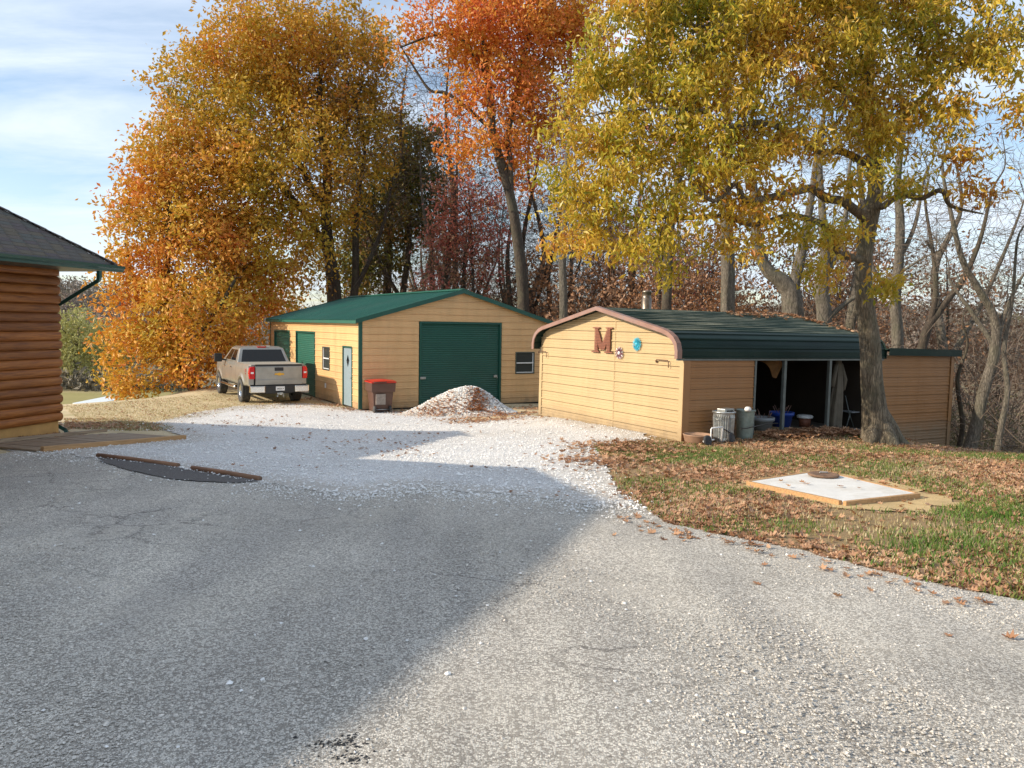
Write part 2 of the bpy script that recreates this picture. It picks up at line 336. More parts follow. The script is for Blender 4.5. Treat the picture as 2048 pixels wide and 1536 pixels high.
na = tex(t, 'ShaderNodeTexNoise', 1.1, 8, .65, vec=c0); nb_ = tex(t, 'ShaderNodeTexNoise', 28, 6, .7, vec=c0); nc = tex(t, 'ShaderNodeTexNoise', .25, 5, .6, vec=c0)
dry = mixc(t, nb_.outputs[0], (.48, .36, .19), (.80, .68, .45))
dry = mixc(t, ramp(t, na.outputs[0], [(.45, (0, 0, 0)), (.7, (.6, .6, .6))]), dry, (.30, .26, .10))
lawn = mixc(t, nb_.outputs[0], (.16, .09, .04), (.46, .32, .16))
lawn = mixc(t, ramp(t, na.outputs[0], [(.50, (0, 0, 0)), (.70, (.45, .45, .45))]), lawn, (.14, .14, .04))
fld = mixc(t, nc.outputs[0], (.22, .20, .055), (.34, .28, .10))
wd = mixc(t, nb_.outputs[0], (.10, .065, .035), (.26, .17, .09)); wd = mixc(t, ramp(t, nc.outputs[0], [(.4, (0, 0, 0)), (.65, (.7, .7, .7))]), wd, (.20, .19, .10))
c = mixc(t, at(t, 'lawn'), dry, lawn); c = mixc(t, at(t, 'field'), c, fld); c = mixc(t, at(t, 'wood'), c, wd)
t.links.new(c, b.inputs['Base Color']); b.inputs['Roughness'].default_value = .95; bump(t, b, nb_.outputs[0], .7, .03)
M['earth'] = m
XYZ = np.c_[XY, Z]
tag(bigmesh('ground', XYZ, Fq, m, smooth=True, attrs=[('lawn', lawnz, 'POINT'), ('field', field, 'POINT'), ('wood', wood, 'POINT')]), kind='structure')

def sheet(name, poly, mat, off, h=.5, jit=.05, kind='structure', seed=1, crown=None):
    g = np.random.default_rng(seed); pts = []; n = len(poly)
    for i in range(n):
        a = np.array(poly[i], float); b = np.array(poly[(i+1) % n], float); k = max(1, int(np.linalg.norm(b-a)/.14)) if np.linalg.norm(b-a) < 25 else 12
        for j in range(k):
            q = a+(b-a)*j/k
            if j: q = q+g.normal(0, jit, 2)
            pts.append(q)
    pts = np.array(pts); mn, mxx = pts.min(0), pts.max(0)
    gx_, gy_ = np.meshgrid(np.arange(mn[0], mxx[0], h), np.arange(mn[1], mxx[1], h)); G = np.c_[gx_.ravel(), gy_.ravel()]
    d, _ = nearest(G, pts); G = G[inside(G, pts) & (d > h*.3)]
    allp = [Vector(p) for p in np.vstack([pts, G])]
    vs, es, fs, *_ = geometry.delaunay_2d_cdt(allp, [(i, (i+1) % len(pts)) for i in range(len(pts))], [], 1, 1e-5)
    v = np.array([(p.x, p.y) for p in vs]); z = GZ(v)+off
    z += np.where(inside(v, PLAT) , .012*noise2(v[:, 0], v[:, 1], 2.2, 3), 0)
    if crown is not None: z += crown(v)
    F_ = np.array([f for f in fs if len(f) == 3])
    rim, _ = nearest(v, pts); o = bigmesh(name, np.c_[v, z], F_, mat, smooth=True, attrs=[('rim', np.clip(rim/.9, 0, 1), 'POINT')]); return tag(o, kind=kind)
def GR(px, py):
    d = cF + cR*(px-1024)/FPX - cU*(py-768)/FPX; d = d/d[1]
    lo, hi = 1.0, 60.0
    for y in np.arange(2, 60, .5):
        if d[2]*y+CAMZ < gz(d[0]*y, y): hi = y; lo = y-.5; break
    for _ in range(14):
        mid = (lo+hi)/2
        if d[2]*mid+CAMZ < gz(d[0]*mid, mid): hi = mid
        else: lo = mid
    return np.array([d[0]*hi, hi])
asph = [GR(*p) for p in [(0, 897), (90, 905), (190, 915), (300, 928), (385, 941), (520, 966), (600, 975), (690, 984), (760, 984), (830, 968), (890, 972), (930, 984), (1000, 985), (1100, 994), (1200, 1008), (1262, 1002), (1300, 1022), (1335, 1048), (1430, 1068), (1530, 1085), (1700, 1125), (1850, 1163), (2047, 1203)]]
asph += [(6.5, 3.0), (11, 0), (11, -14), (-6.6, -14), (-7.4, 6), (-8.3, 13)]
sheet('asphalt_driveway', asph, M['chipseal'], .010, seed=2, jit=.03)
grav = [GR(*p) for p in [(84, 906), (240, 889), (372, 880), (372, 876), (300, 848), (390, 826), (470, 813), (600, 806), (690, 816), (760, 820)]]+[(-3.4, 25.6), (-1.8, 26.0), (-1.2, 24.6)] + [GR(*p) for p in [(930, 842), (1010, 838), (1050, 832)]] + [(.62, 21.2), (.75, 20.9), (2.8, 17.2), (2.9, 16.2)] + [GR(*p) for p in [(1250, 884), (1190, 897), (1212, 930), (1238, 985), (1275, 1008), (1200, 1014), (1100, 1000), (1000, 991), (930, 988), (890, 980), (830, 976), (760, 990), (690, 990), (600, 980), (520, 970), (385, 945), (300, 932), (190, 919)]]
sheet('gravel_yard', grav, M['gravel'], .015, h=.3, jit=.05, seed=3)
pt_ = [GR(*p) for p in [(193, 917), (300, 929), (357, 938), (385, 943), (480, 958), (518, 966), (470, 969), (400, 966), (330, 958), (260, 945), (210, 929)]]
sheet('blacktop_patch', pt_, M['patch'], .022, jit=.015, seed=4)

# ---------------------------------------------------------------- steel siding
RIB = .2286
RIBPROF = [(0, -.014), (.002, .019), (.028, .019), (.040, .002), (.085, .002), (.092, .007), (.104, .007), (.111, .002), (.150, .002), (.157, .007), (.169, .007), (.176, .002), (.214, .002), (.216, -.014), (.2286, -.014)]
def siding(parent, mat, zline, z0, x0, x1, top, place, holes=(), bottom=None, name='siding_panel'):
    """rows of horizontal ribbed panel. top(z)->(xl, xr) clips the gable; place(x, out, z)->xyz"""
    k = math.floor((z0-zline)/RIB); zmax = top(None)
    while True:
        zb = zline+k*RIB; k += 1
        if zb >= zmax-.005: break
        if zb+RIB <= z0: continue
        cuts = sorted({max(zb, z0), min(zb+RIB, zmax)} | {h for a in holes for h in (a[2], a[3]) if zb < h < zb+RIB and z0 < h < zmax})
        mbs = {}
        for c0_, c1_ in zip(cuts[:-1], cuts[1:]):
            mid = (c0_+c1_)/2; zs = [c0_]+[zb+p[0] for p in RIBPROF if c0_+1e-4 < zb+p[0] < c1_-1e-4]+[c1_]
            iv = [(x0, x1)]
            for a in holes:
                if a[2] < mid < a[3]:
                    iv2 = []
                    for l, r in iv:
                        if a[0] > l: iv2.append((l, min(a[0], r)))
                        if a[1] < r: iv2.append((max(a[1], l), r))
                    iv = [q for q in iv2 if q[1]-q[0] > .01]
            for l, r in iv:
                vs = []
                for z in zs:
                    o_ = np.interp(z-zb, [p[0] for p in RIBPROF], [p[1] for p in RIBPROF]); a_, b_ = top(z)
                    L_, R_ = max(l, a_), min(r, b_)
                    if R_ < L_: L_ = R_ = (L_+R_)/2
                    vs += [place(L_, o_, z), place(R_, o_, z)]
                key = tuple(l >= a[1]-.01 for a in holes if a[2] < mid < a[3])
                if len(zs) > 1: mbs.setdefault(key, MB()).add(vs, [(2*i, 2*i+1, 2*i+3, 2*i+2) for i in range(len(zs)-1)])
        for mb in mbs.values(): mb.build(name, mat, parent)
def rollup(parent, x0, x1, z0, z1, place, mat, pitch=.075, framew=.07, latch=()):
    n = int((z1-z0)/pitch)
    for i in range(n):
        zb = z0+i*pitch; mb = MB()
        pr = [(0, 0), (.012, .012), (.045, .016), (.063, .010), (pitch, 0)]
        mb.add([place(x, o_-.05, zb+z) for z, o_ in pr for x in (x0, x1)], [(2*j, 2*j+1, 2*j+3, 2*j+2) for j in range(len(pr)-1)])
        mb.build('slat', mat, parent)
    f = MB()
    for a, b_, c, d in ((x0-framew, z0, x0, z1), (x1, z0, x1+framew, z1), (x0-framew, z1, x1+framew, z1+framew)):
        c8 = [place(x, o_, z) for z in (b_, d) for o_ in (-.06, .024) for x in (a, c)]
        f.add(c8, [(0, 2, 3, 1), (4, 5, 7, 6), (0, 1, 5, 4), (1, 3, 7, 5), (3, 2, 6, 7), (2, 0, 4, 6)])
    f.build('door_frame', M['green'], parent)
def pbox(parent, name, mat, place, x0, x1, o0, o1, z0, z1, bevel=0):
    c8 = [place(x, o_, z) for z in (z0, z1) for o_ in (o0, o1) for x in (x0, x1)]
    return MB().add(c8, [(0, 2, 3, 1), (4, 5, 7, 6), (0, 1, 5, 4), (1, 3, 7, 5), (3, 2, 6, 7), (2, 0, 4, 6)]).build(name, mat, parent, bevel)
def window(parent, place, x0, x1, z0, z1, bars=True):
    w_ = MB()
    for a, b_, c, d in ((x0, z0, x0+.04, z1), (x1-.04, z0, x1, z1), (x0+.04, z0, x1-.04, z0+.04), (x0+.04, z1-.04, x1-.04, z1)):
        w_.add([place(x, o_, z) for z in (b_, d) for o_ in (-.05, .03) for x in (a, c)], [(0, 2, 3, 1), (4, 5, 7, 6), (0, 1, 5, 4), (1, 3, 7, 5), (3, 2, 6, 7), (2, 0, 4, 6)])
    wf = w_.build('window', M['frame'], parent)
    zm = (z0+z1)/2
    pbox(wf, 'pane', M['glass2'], place, x0+.04, x1-.04, -.03, -.01, zm+.02, z1-.04)
    pbox(wf, 'pane', M['glass2'], place, x0+.04, x1-.04, -.035, -.022, z0+.04, zm-.02)
    pbox(wf, 'sash_bar', M['white'], place, x0+.04, x1-.04, -.03, .012, zm-.02, zm+.02)
    pbox(wf, 'sash_bar', M['white'], place, x1-.075, x1-.045, -.009, .010, z0+.04, z1-.04)
    pbox(wf, 'sill', M['white'], place, x0+.04, x1-.076, -.009, .012, z0+.041, z0+.068)

# ================================================================ green roofed garage
Z1 = 2.93; W1 = 7.5; L1 = 11.5; RZ1 = 1.06
g1 = thing('garage', 'tan steel garage with green gable roof and green roll-up doors beside the parked pickup', 'garage', (-5.0, 25.68, CAMZ+.07-Z1), .5417)
front = lambda x, o, z: (x, -o, z)
left = lambda x, o, z: (-o, x, z)
rightp = lambda x, o, z: (W1+o, x, z)
back = lambda x, o, z: (x, L1+o, z)
def gable1(z):
    if z is None: return Z1+RZ1-.02
    if z <= Z1-.001: return (0, W1)
    k = (z-Z1)/RZ1*W1/2; return (k, W1-k)
def flat1(z):
    if z is None: return Z1-.03
    return (0, L1)
siding(g1, M['tan'], Z1, 0, 0, W1, gable1, front, [(2.13-.02, 5.35+.02, -1, 2.92), (5.96, 6.78, 1.06, 1.86)])
siding(g1, M['tan'], Z1, 0, 0, L1, flat1, left, [(4.81, 7.40, -1, 2.48), (8.30, 10.82, -1, 2.48), (3.05, 3.86, 1.10, 1.95), (.66, 1.64, -1, 2.05)])
siding(g1, M['tan'], Z1, 0, 0, L1, flat1, rightp)
siding(g1, M['tan'], Z1, 0, 0, W1, gable1, back)
core = MB().prism([(.07, -.3), (W1-.07, -.3), (W1-.07, Z1-.05), (W1/2, Z1+RZ1-.08), (.07, Z1-.05)], .07, L1-.07, lambda u, v, w_: (u, w_, v)).build('wall_core', M['black'], g1)
rollup(g1, 2.2, 5.28, 0, 2.85, front, M['green'])
rollup(g1, 4.88, 7.33, 0, 2.41, left, M['greenroof']); rollup(g1, 8.37, 10.75, 0, 2.41, left, M['greenroof'])
pbox(g1, 'latch', M['galv'], front, 2.16, 2.36, .026, .045, .95, 1.03, .004); pbox(g1, 'latch', M['galv'], front, 5.06, 5.20, -.03, .02, .95, 1.04, .004)
MB().tube([(5.18, .0, 1.0), (5.20, -.03, .95), (5.18, -.02, .90)], .008, 6).build('padlock_chain', M['galv'], g1)
window(g1, front, 5.96, 6.78, 1.06, 1.86); window(g1, left, 3.05, 3.86, 1.10, 1.95)
dr = pbox(g1, 'door', M['doorblue'], left, .73, 1.57, -.04, -.01, .02, 1.98, .004)
MB().add([left(1.15, -.004, 1.34), left(1.02, -.004, 1.55), left(1.15, -.004, 1.76), left(1.28, -.004, 1.55)], [(0, 1, 2, 3)]).build('diamond_pane', M['glass'], dr)
MB().lathe([(0, .05), (.03, .045), (.035, .02), (.012, .015), (.012, 0), (.03, 0)], 12, Matrix.Translation(left(.80, -.008, .98)) @ Matrix.Rotation(rad(-90), 4, 'Y')).build('knob', M['chrome'], dr)
fr = MB()
for a, b_, c, d in ((.66, 0, .72, 2.05), (1.58, 0, 1.64, 2.05), (.72, 1.99, 1.58, 2.05)):
    fr.add([left(x, o_, z) for z in (b_, d) for o_ in (-.05, .024) for x in (a, c)], [(0, 2, 3, 1), (4, 5, 7, 6), (0, 1, 5, 4), (1, 3, 7, 5), (3, 2, 6, 7), (2, 0, 4, 6)])
fr.build('door_frame', M['green'], g1)
pbox(g1, 'outlet_box', M['white'], left, 3.42, 3.50, .018, .06, .45, .62, .004)
def seam(parent, mat, place, x, z0, z1):
    MB().add([place(x+dx, o_, z) for z in (z0, z1) for dx, o_ in ((-.002, .0195), (.0, .0212), (.010, .0212), (.012, .0195))], [(0, 1, 5, 4), (1, 2, 6, 5), (2, 3, 7, 6)]).build('panel_seam', mat, parent)
for x_, a_, b_ in ((1.25, .02, 3.2), (3.75, 2.96, 3.9), (6.25, 1.9, 3.2)): seam(g1, M['tan'], front, x_, a_, b_)
for x_ in (2.4, 7.9): seam(g1, M['tan'], left, x_, .02, 2.85)
for (cx_, cy_) in ((0, 0), (W1, 0), (0, L1), (W1, L1)):
    sx = -1 if cx_ == 0 else 1; sy = -1 if cy_ == 0 else 1; mb = MB()
    mb.box(min(cx_+sx*.026, cx_-sx*.09), min(cy_+sy*.020, cy_+sy*.026), 0, max(cx_+sx*.026, cx_-sx*.09), max(cy_+sy*.020, cy_+sy*.026), Z1-.02)
    mb.box(min(cx_+sx*.020, cx_+sx*.0262), min(cy_+sy*.019, cy_-sy*.05), 0, max(cx_+sx*.020, cx_+sx*.0262), max(cy_+sy*.019, cy_-sy*.05), Z1-.02)
    mb.build('corner_trim', M['green'], g1)
# roof panels: ribs run from ridge to eave
OH = .16; ns = 13; pw = (L1+.24)/ns; slope = RZ1/(W1/2)
for side in (-1, 1):
    for i in range(ns):
        y0 = -.12+i*pw; prof = []
        for k in range(4):
            a = y0+k*pw/4; prof += [(a, .0), (a+.012, .018), (a+.034, .018), (a+.046, 0), (a+.13, 0), (a+.136, .004), (a+.146, .004), (a+.152, 0)]
        prof.append((y0+pw, 0)); vs = []
        for y_, o_ in prof:
            vs += [(W1/2, y_, Z1+RZ1+.045+o_), (W1/2+side*(W1/2+OH), y_, Z1+RZ1+.045-slope*(W1/2+OH)+o_)]
        MB().add(vs, [(2*j, 2*j+1, 2*j+3, 2*j+2) for j in range(len(prof)-1)]).build('roof_panel', M['greenroof'], g1)
    xe = W1/2+side*(W1/2+OH); ze = Z1+RZ1+.04-slope*(W1/2+OH)
    MB().box(min(xe, xe+side*.02), -.12, ze-.11, max(xe, xe+side*.02), L1+.12, ze-.005).build('eave_trim', M['greenroof'], g1)  # lighter roof green paints the sunlit look into this trim
    for yy in (-.145, L1+.12):
        MB().add([(W1/2, yy, Z1+RZ1+.075), (xe+side*.02, yy, ze+.035), (xe+side*.02, yy, ze-.11), (W1/2, yy, Z1+RZ1-.07),
                  (W1/2, yy+.025, Z1+RZ1+.075), (xe+side*.02, yy+.025, ze+.035), (xe+side*.02, yy+.025, ze-.11), (W1/2, yy+.025, Z1+RZ1-.07)],
                 [(0, 1, 2, 3), (4, 7, 6, 5), (0, 4, 5, 1), (1, 5, 6, 2), (2, 6, 7, 3), (3, 7, 4, 0)]).build('rake_trim', M['green'], g1)
    MB().add([(W1/2+side*.06, -.12, ze-.02+slope*(W1/2+OH-.06)), (xe, -.12, ze-.02), (xe, 0, ze-.02), (W1/2+side*.06, 0, ze-.02+slope*(W1/2+OH-.06))], [(0, 1, 2, 3)]).build('soffit', M['green'], g1)
MB().prism([(-.18, -.045), (0, .012), (.18, -.045), (.18, -.035), (0, .025), (-.18, -.035)], -.15, L1+.15, lambda u, v, w_: (W1/2+u, w_, Z1+RZ1+.065+v+.01)).build('ridge_cap', M['greenroof'], g1)
def gl(o, x, y): return Matrix.Translation(o.location) @ Matrix.Rotation(o.rotation_euler.z, 4, 'Z') @ Vector((x, y, 0))

# ================================================================ carport shed with round eaves
AZ = 2.5  # local height of the eave line over the root
g2 = thing('metal_shed', 'low tan steel shed with dark green round-edged roof and open bay behind the foreground tree', 'shed', (3.488, 16.026, CAMZ-.575-AZ), .5056)
g2.rotation_euler = (0, .0072, .5056)
W2 = 5.66; LM = 6.15; LE = 9.08
rp_ = [(-.05, -.06), (-.05, .10), (-.01, .24), (.09, .36), (.24, .45), (.42, .51), (W2/2, 1.00)]
rp_full = rp_+[(W2-y_, z) for y_, z in rp_[::-1][1:]]
yy_ = [p[0] for p in rp_full]
def g2z(y): return np.interp(y, [p[0] for p in rp_full][1:-1], [p[1] for p in rp_full][1:-1])-.03
f2 = lambda x, o, z: (-o, x, z)           # gable wall facing the drive; x runs along local y
s2 = lambda x, o, z: (x, -o, z)           # long side facing the camera
e2 = lambda x, o, z: (LE+o, x, z)
b2 = lambda x, o, z: (x, W2+o, z)
def gable2(z):
    if z is None: return AZ+.95
    if z <= AZ+.10: return (0, W2)
    hs = np.linspace(0, W2/2, 80); zz = np.array([g2z(h) for h in hs])+AZ; k = hs[np.argmax(zz >= z)]; return (k, W2-k)
siding(g2, M['tan2'], AZ, .55, .02, W2-.02, gable2, f2)
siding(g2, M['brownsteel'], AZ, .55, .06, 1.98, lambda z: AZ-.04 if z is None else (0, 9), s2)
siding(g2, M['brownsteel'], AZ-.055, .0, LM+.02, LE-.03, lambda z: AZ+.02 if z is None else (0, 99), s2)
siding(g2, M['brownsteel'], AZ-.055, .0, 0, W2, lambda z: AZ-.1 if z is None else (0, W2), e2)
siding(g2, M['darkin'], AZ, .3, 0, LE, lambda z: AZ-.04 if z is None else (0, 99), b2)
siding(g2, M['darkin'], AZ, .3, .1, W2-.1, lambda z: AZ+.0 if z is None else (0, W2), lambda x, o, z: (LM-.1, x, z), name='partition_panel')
for (x0, x1, y0, y1, mm) in ((-.022, .03, -.024, .10, 'tan2'), (-.022, .03, W2-.10, W2+.024, 'tan2')):
    MB().box(x0, y0, .4, x0+.006, y1, AZ-.01).build('corner_trim', M[mm], g2)
MB().box(-.02, -.030, .4, .16, -.0235, AZ-.01).build('corner_trim', M['brownsteel'], g2)
MB().box(LE-.10, -.030, -.1, LE+.03, -.0235, AZ-.0).build('corner_trim', M['brownsteel'], g2)
MB().box(LE+.0235, -.030, -.1, LE+.030, .10, AZ-.0).build('corner_trim', M['brownsteel'], g2)
seam(g2, M['tan2'], f2, 2.35, .7, AZ+.85); seam(g2, M['brownsteel'], s2, 7.7, .2, AZ-.03)
# roof: arc-length walk with ribs along the building
def walk(prof, step):
    pts = np.array(prof); seg = np.linalg.norm(np.diff(pts, axis=0), axis=1); s = np.r_[0, np.cumsum(seg)]
    return s[-1], lambda a: (np.interp(a, s, pts[:, 0]), np.interp(a, s, pts[:, 1]))
ST, fw = walk(rp_full, 0)
npan = 8; pwid = ST/npan
for i in range(npan):
    a0 = i*pwid; ss = []
    k = 0
    nr = round(pwid/RIB)
    for k in range(nr):
        r0 = a0+k*pwid/nr
        for d_, o_ in ((0, 0), (.012, .020), (.042, .020), (.054, 0), (.09, 0), (.12, 0), (.15, 0), (.19, 0)): ss.append((r0+d_, o_))
    ss.append((a0+pwid, 0)); vs = []
    for a, o_ in ss:
        p0 = np.array(fw(max(a-.01, 0))); p1 = np.array(fw(min(a+.01, ST))); tn = (p1-p0)/max(np.linalg.norm(p1-p0), 1e-6); nr_ = np.array([-tn[1], tn[0]])
        q = np.array(fw(a))+nr_*o_
        vs += [(-.22, q[0], AZ+q[1]), (LM+.12, q[0], AZ+q[1])]
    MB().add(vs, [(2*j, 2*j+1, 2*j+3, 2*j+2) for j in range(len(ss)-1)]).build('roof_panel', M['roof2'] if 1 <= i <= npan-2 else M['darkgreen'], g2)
def offs(prof, d):
    o_ = []
    for i, p in enumerate(prof):
        a = np.array(prof[max(i-1, 0)]); b = np.array(prof[min(i+1, len(prof)-1)]); tn = (b-a)/np.linalg.norm(b-a); o_.append((p[0]-tn[1]*d, p[1]+tn[0]*d))
    return o_
outp = offs(rp_full, .030); inp = offs(rp_full, -.062)
for nm, x0, x1 in (('rake_trim', -.25, -.225), ('rake_trim', LM+.125, LM+.15)):
    mb = MB(); n = len(outp)
    vs = [(x0, y_, AZ+z) for y_, z in outp]+[(x0, y_, AZ+z) for y_, z in inp]+[(x1, y_, AZ+z) for y_, z in outp]+[(x1, y_, AZ+z) for y_, z in inp]
    fs = []
    for i in range(n-1): fs += [(i, i+1, n+i+1, n+i), (2*n+i, 3*n+i, 3*n+i+1, 2*n+i+1), (i, 2*n+i, 2*n+i+1, i+1), (n+i, n+i+1, 3*n+i+1, 3*n+i)]
    fs += [(0, n, 3*n, 2*n), (n-1, 3*n-1, 4*n-1, 2*n-1)]
    mb.add(vs, fs).build(nm, M['trimbrown'] if x0 < 0 else M['darkgreen'], g2)
# top flange of the trim, lies 3 mm over the roof
top2 = offs(rp_full, .033)
MB().add([(x, y_, AZ+z) for y_, z in top2 for x in (-.25, -.13)], [(2*i, 2*i+1, 2*i+3, 2*i+2) for i in range(len(top2)-1)]).build('trim_flange', M['trimbrown'], g2)
# side frame: posts, header
MB().box(-.2, -.048, AZ-.10, LM+.1, .01, AZ-.062).build('eave_rail', M['steelpost'], g2)
for xx, le in ((2.90, -.02), (4.38, -.03), (LM-.05, 0)):
    MB().box(xx+le, -.03, .55, xx+le+.075, .045, AZ-.10).build('post', M['steelpost'], g2, .006)
MB().box(1.99, -.02, .55, 2.04, .05, AZ-.1).build('post', M['steelpost'], g2)
MB().box(3.7, 1.8, .55, 3.76, 1.86, AZ).build('post', M['steelpost'], g2)
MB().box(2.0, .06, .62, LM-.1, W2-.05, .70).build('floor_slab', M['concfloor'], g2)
# extension roof with fascia, falling away to the back
MB().add([(LM+.10, -.13, AZ+.19), (LE+.12, -.13, AZ+.15), (LE+.12, W2+.1, AZ-.05), (LM+.10, W2+.1, AZ-.05), (LM+.10, -.13, AZ+.16), (LE+.12, -.13, AZ+.12), (LE+.12, W2+.1, AZ-.08), (LM+.10, W2+.1, AZ-.08)],
         [(0, 1, 2, 3), (7, 6, 5, 4), (0, 4, 5, 1), (1, 5, 6, 2), (2, 6, 7, 3), (3, 7, 4, 0)]).build('lean_roof', M['darkgreen'], g2)
MB().add([(LM+.16, -.150, AZ+.205), (LE+.14, -.150, AZ+.170), (LE+.14, -.150, AZ+.0), (LM+.16, -.150, AZ+.02), (LM+.16, -.133, AZ+.205), (LE+.14, -.133, AZ+.170), (LE+.14, -.133, AZ+.0), (LM+.16, -.133, AZ+.02)],
         [(0, 1, 2, 3), (7, 6, 5, 4), (0, 4, 5, 1), (1, 5, 6, 2), (2, 6, 7, 3), (3, 7, 4, 0)]).build('fascia', M['darkgreen'], g2)
MB().box(LM+.16, -.13, AZ+.02, LE+.10, -.022, AZ+.026).build('soffit', M['darkgreen'], g2)
# flue pipe behind the ridge
fp = P(1291, 640, 20.2); R2i = (Matrix.Translation(g2.location) @ g2.rotation_euler.to_matrix().to_4x4()).inverted()
q = R2i @ Vector((fp[0], fp[1], 0)); 
MB().lathe([(.13, AZ+.60), (.13, AZ+1.30), (.115, AZ+1.31), (.115, AZ+1.45), (.125, AZ+1.455), (.125, AZ+1.50), (.0, AZ+1.52)], 18, Matrix.Translation((q.x, q.y, 0))).build('flue_pipe', M['silverpipe'], g2)
G2M = Matrix.Translation(g2.location) @ g2.rotation_euler.to_matrix().to_4x4()

# wall decorations (hang on the shed wall: things of their own)
def onwall(name, label, cat, y, z):
    o = thing(name, label, cat); o.matrix_world = G2M @ Matrix.Translation((-.022, y, AZ+z)); return o
# letter M of stacked slats: outline intervals in (u 0..1 left to right, v 0..1 up); local y runs right to left
def m_intervals(v):
    if v > .93 or v < .07:
        if v > .9: return [(.0, .34), (.66, 1.0)]
        return [(-.04, .34), (.62, 1.02)]
    iv = [(.10, .28+.02*(1-v)), (.72, .90)]
    lo = max(0, (v-.05)/.88)
    # diagonals meeting at centre bottom
    c = .5; half = (v-.06)*.42
    l0, l1 = c-half-.10, c-half+.13; r0, r1 = c+half-.13, c+half+.10
    if v > .10:
        iv = [(.10, .27), (.73, .90), (max(.10, l0), min(l1, .9)), (max(r0, .1), min(r1, .90))]
    iv.sort(); o_ = [list(iv[0])]
    for a, b_ in iv[1:]:
        if a <= o_[-1][1]: o_[-1][1] = max(o_[-1][1], b_)
        else: o_.append([a, b_])
    return o_
mo = onwall('letter_sign', 'brown slatted capital letter M hung on the yellow gable wall', 'sign', 2.42, -.05)
mw, mh = .78, .60; nsl = 17
for k in range(nsl):
    v = (k+.5)/nsl; mb = MB()
    for a, b_ in m_intervals(v): mb.box(-.035, (1-b_)*mw, k*mh/nsl+.003, -.012, (1-a)*mw, (k+1)*mh/nsl-.006)
    mb.build('slat', M['mbrick'], mo)
for k in range(nsl):
    pass
bk = MB()
for k in range(nsl):
    v = (k+.5)/nsl
    for a, b_ in m_intervals(v): bk.box(-.012, (1-b_)*mw+.006, k*mh/nsl, -.001, (1-a)*mw-.006, (k+1)*mh/nsl)
bk.build('backing', M['trimbrown'], mo)
def burst(name, label, y, z, r, mat, mat2, seed):
    o = onwall(name, label, 'wall ornament', y, z); g = random.Random(seed)
    for ring, (r0, r1, n, ox) in enumerate(((.04, r, 26, .012), (.03, r*.66, 20, .024))):
        for k in range(n):
            a = 2*math.pi*(k+.3*g.random())/n; rr = r1*(.88+.12*g.random()); wd_ = math.pi/n*.72
            def pt(rad_, an, x): return (-x, rad_*math.cos(an), rad_*math.sin(an))
            MB().add([pt(r0, a-wd_*.6, ox), pt(rr*.8, a-wd_, ox+.004), pt(rr, a, ox+.010), pt(rr*.8, a+wd_, ox+.004), pt(r0, a+wd_*.6, ox), pt(rr*.6, a, ox+.016)],
                     [(0, 1, 5), (1, 2, 5), (2, 3, 5), (3, 4, 5), (4, 0, 5)]).build('petal', mat if (k+ring) % 3 or ring else mat2, o)
    MB().lathe([(.0, .05), (.025, .045), (.04, .03), (.045, 0)], 12, Matrix.Rotation(rad(-90), 4, 'Y')).build('hub', mat2, o)
burst('sunburst_ornament', 'small plum coloured metal sunburst low beside the letter on the yellow wall', 2.15, -.03, .165, M['purple'], M['white'], 3)
burst('sunburst_ornament', 'bright teal metal sunburst on the yellow wall right of the letter', 1.52, .19, .175, M['teal'], M['teal'], 4)
for y_, lab, sg in ((.42, 'rusty bent rod hook at the right end of the yellow gable wall', 1), (5.30, 'rusty bent rod hook at the left end of the yellow gable wall', -1)):
    o = onwall('rod_hook', lab, 'hook', y_, -.15)
    MB().tube([(0, .42, -.01), (-.03, .42, .0), (-.035, .38, .035), (-.035, 0.02, .03), (-.035, 0, 0), (-.035, -.01, -.12)], .010, 6).build('rod', M['rust'], o)
    MB().lathe([(.0, .012), (.028, .010), (.03, 0)], 10, Matrix.Translation((0, .42, -.01)) @ Matrix.Rotation(rad(-90), 4, 'Y')).build('rod_plate', M['rust'], o)

# ================================================================ log house
u = np.array([.22, .975]); u /= np.linalg.norm(u); v = np.array([u[1], -u[0]])
HB = CAMZ-2.44
EZ = CAMZ+.985        # eave height
Pc = np.array([-8.15, 16.3]); B_ = np.array([-7.1, 10.3])
yawh = math.atan2(u[1], u[0])-math.pi/2
house = thing('log_house', 'log house corner with grey shingle roof and green gutter at the left edge', 'house', (Pc[0], Pc[1], HB), yawh)
HI = (Matrix.Translation(house.location) @ Matrix.Rotation(yawh, 4, 'Z')).inverted()
# local: x = v (towards the drive), y = u (away from camera). eave corner at local (0,0)
m, t, b = newmat('log_stain'); n = tex(t, 'ShaderNodeTexNoise', 2.2, 7, .6, mapscale=(14, 1, 14)); n2 = tex(t, 'ShaderNodeTexNoise', 1.1, 4, .6)
c = ramp(t, n.outputs[0], [(.3, (.16, .050, .010)), (.5, (.36, .125, .024)), (.75, (.50, .20, .048))]); oi = t.nodes.new('ShaderNodeObjectInfo'); c = mixc(t, 1.0, c, ramp(t, oi.outputs['Random'], [(0, (.62, .58, .55)), (.5, (.95, .95, .95)), (1, (1.15, 1.1, 1.05))]), 'MULTIPLY'); c = mixc(t, ramp(t, n2.outputs[0], [(.4, (0, 0, 0)), (.7, (.5, .5, .5))]), c, (.20, .07, .02))
t.links.new(c, b.inputs['Base Color']); b.inputs['Roughness'].default_value = .5; bump(t, b, n.outputs[0], .6, .015); M['log'] = m
wx = -.98; wy = -.55; EH = EZ-HB   # wall face line and wall end
pitch_log = .183; zl = .33; k = 0
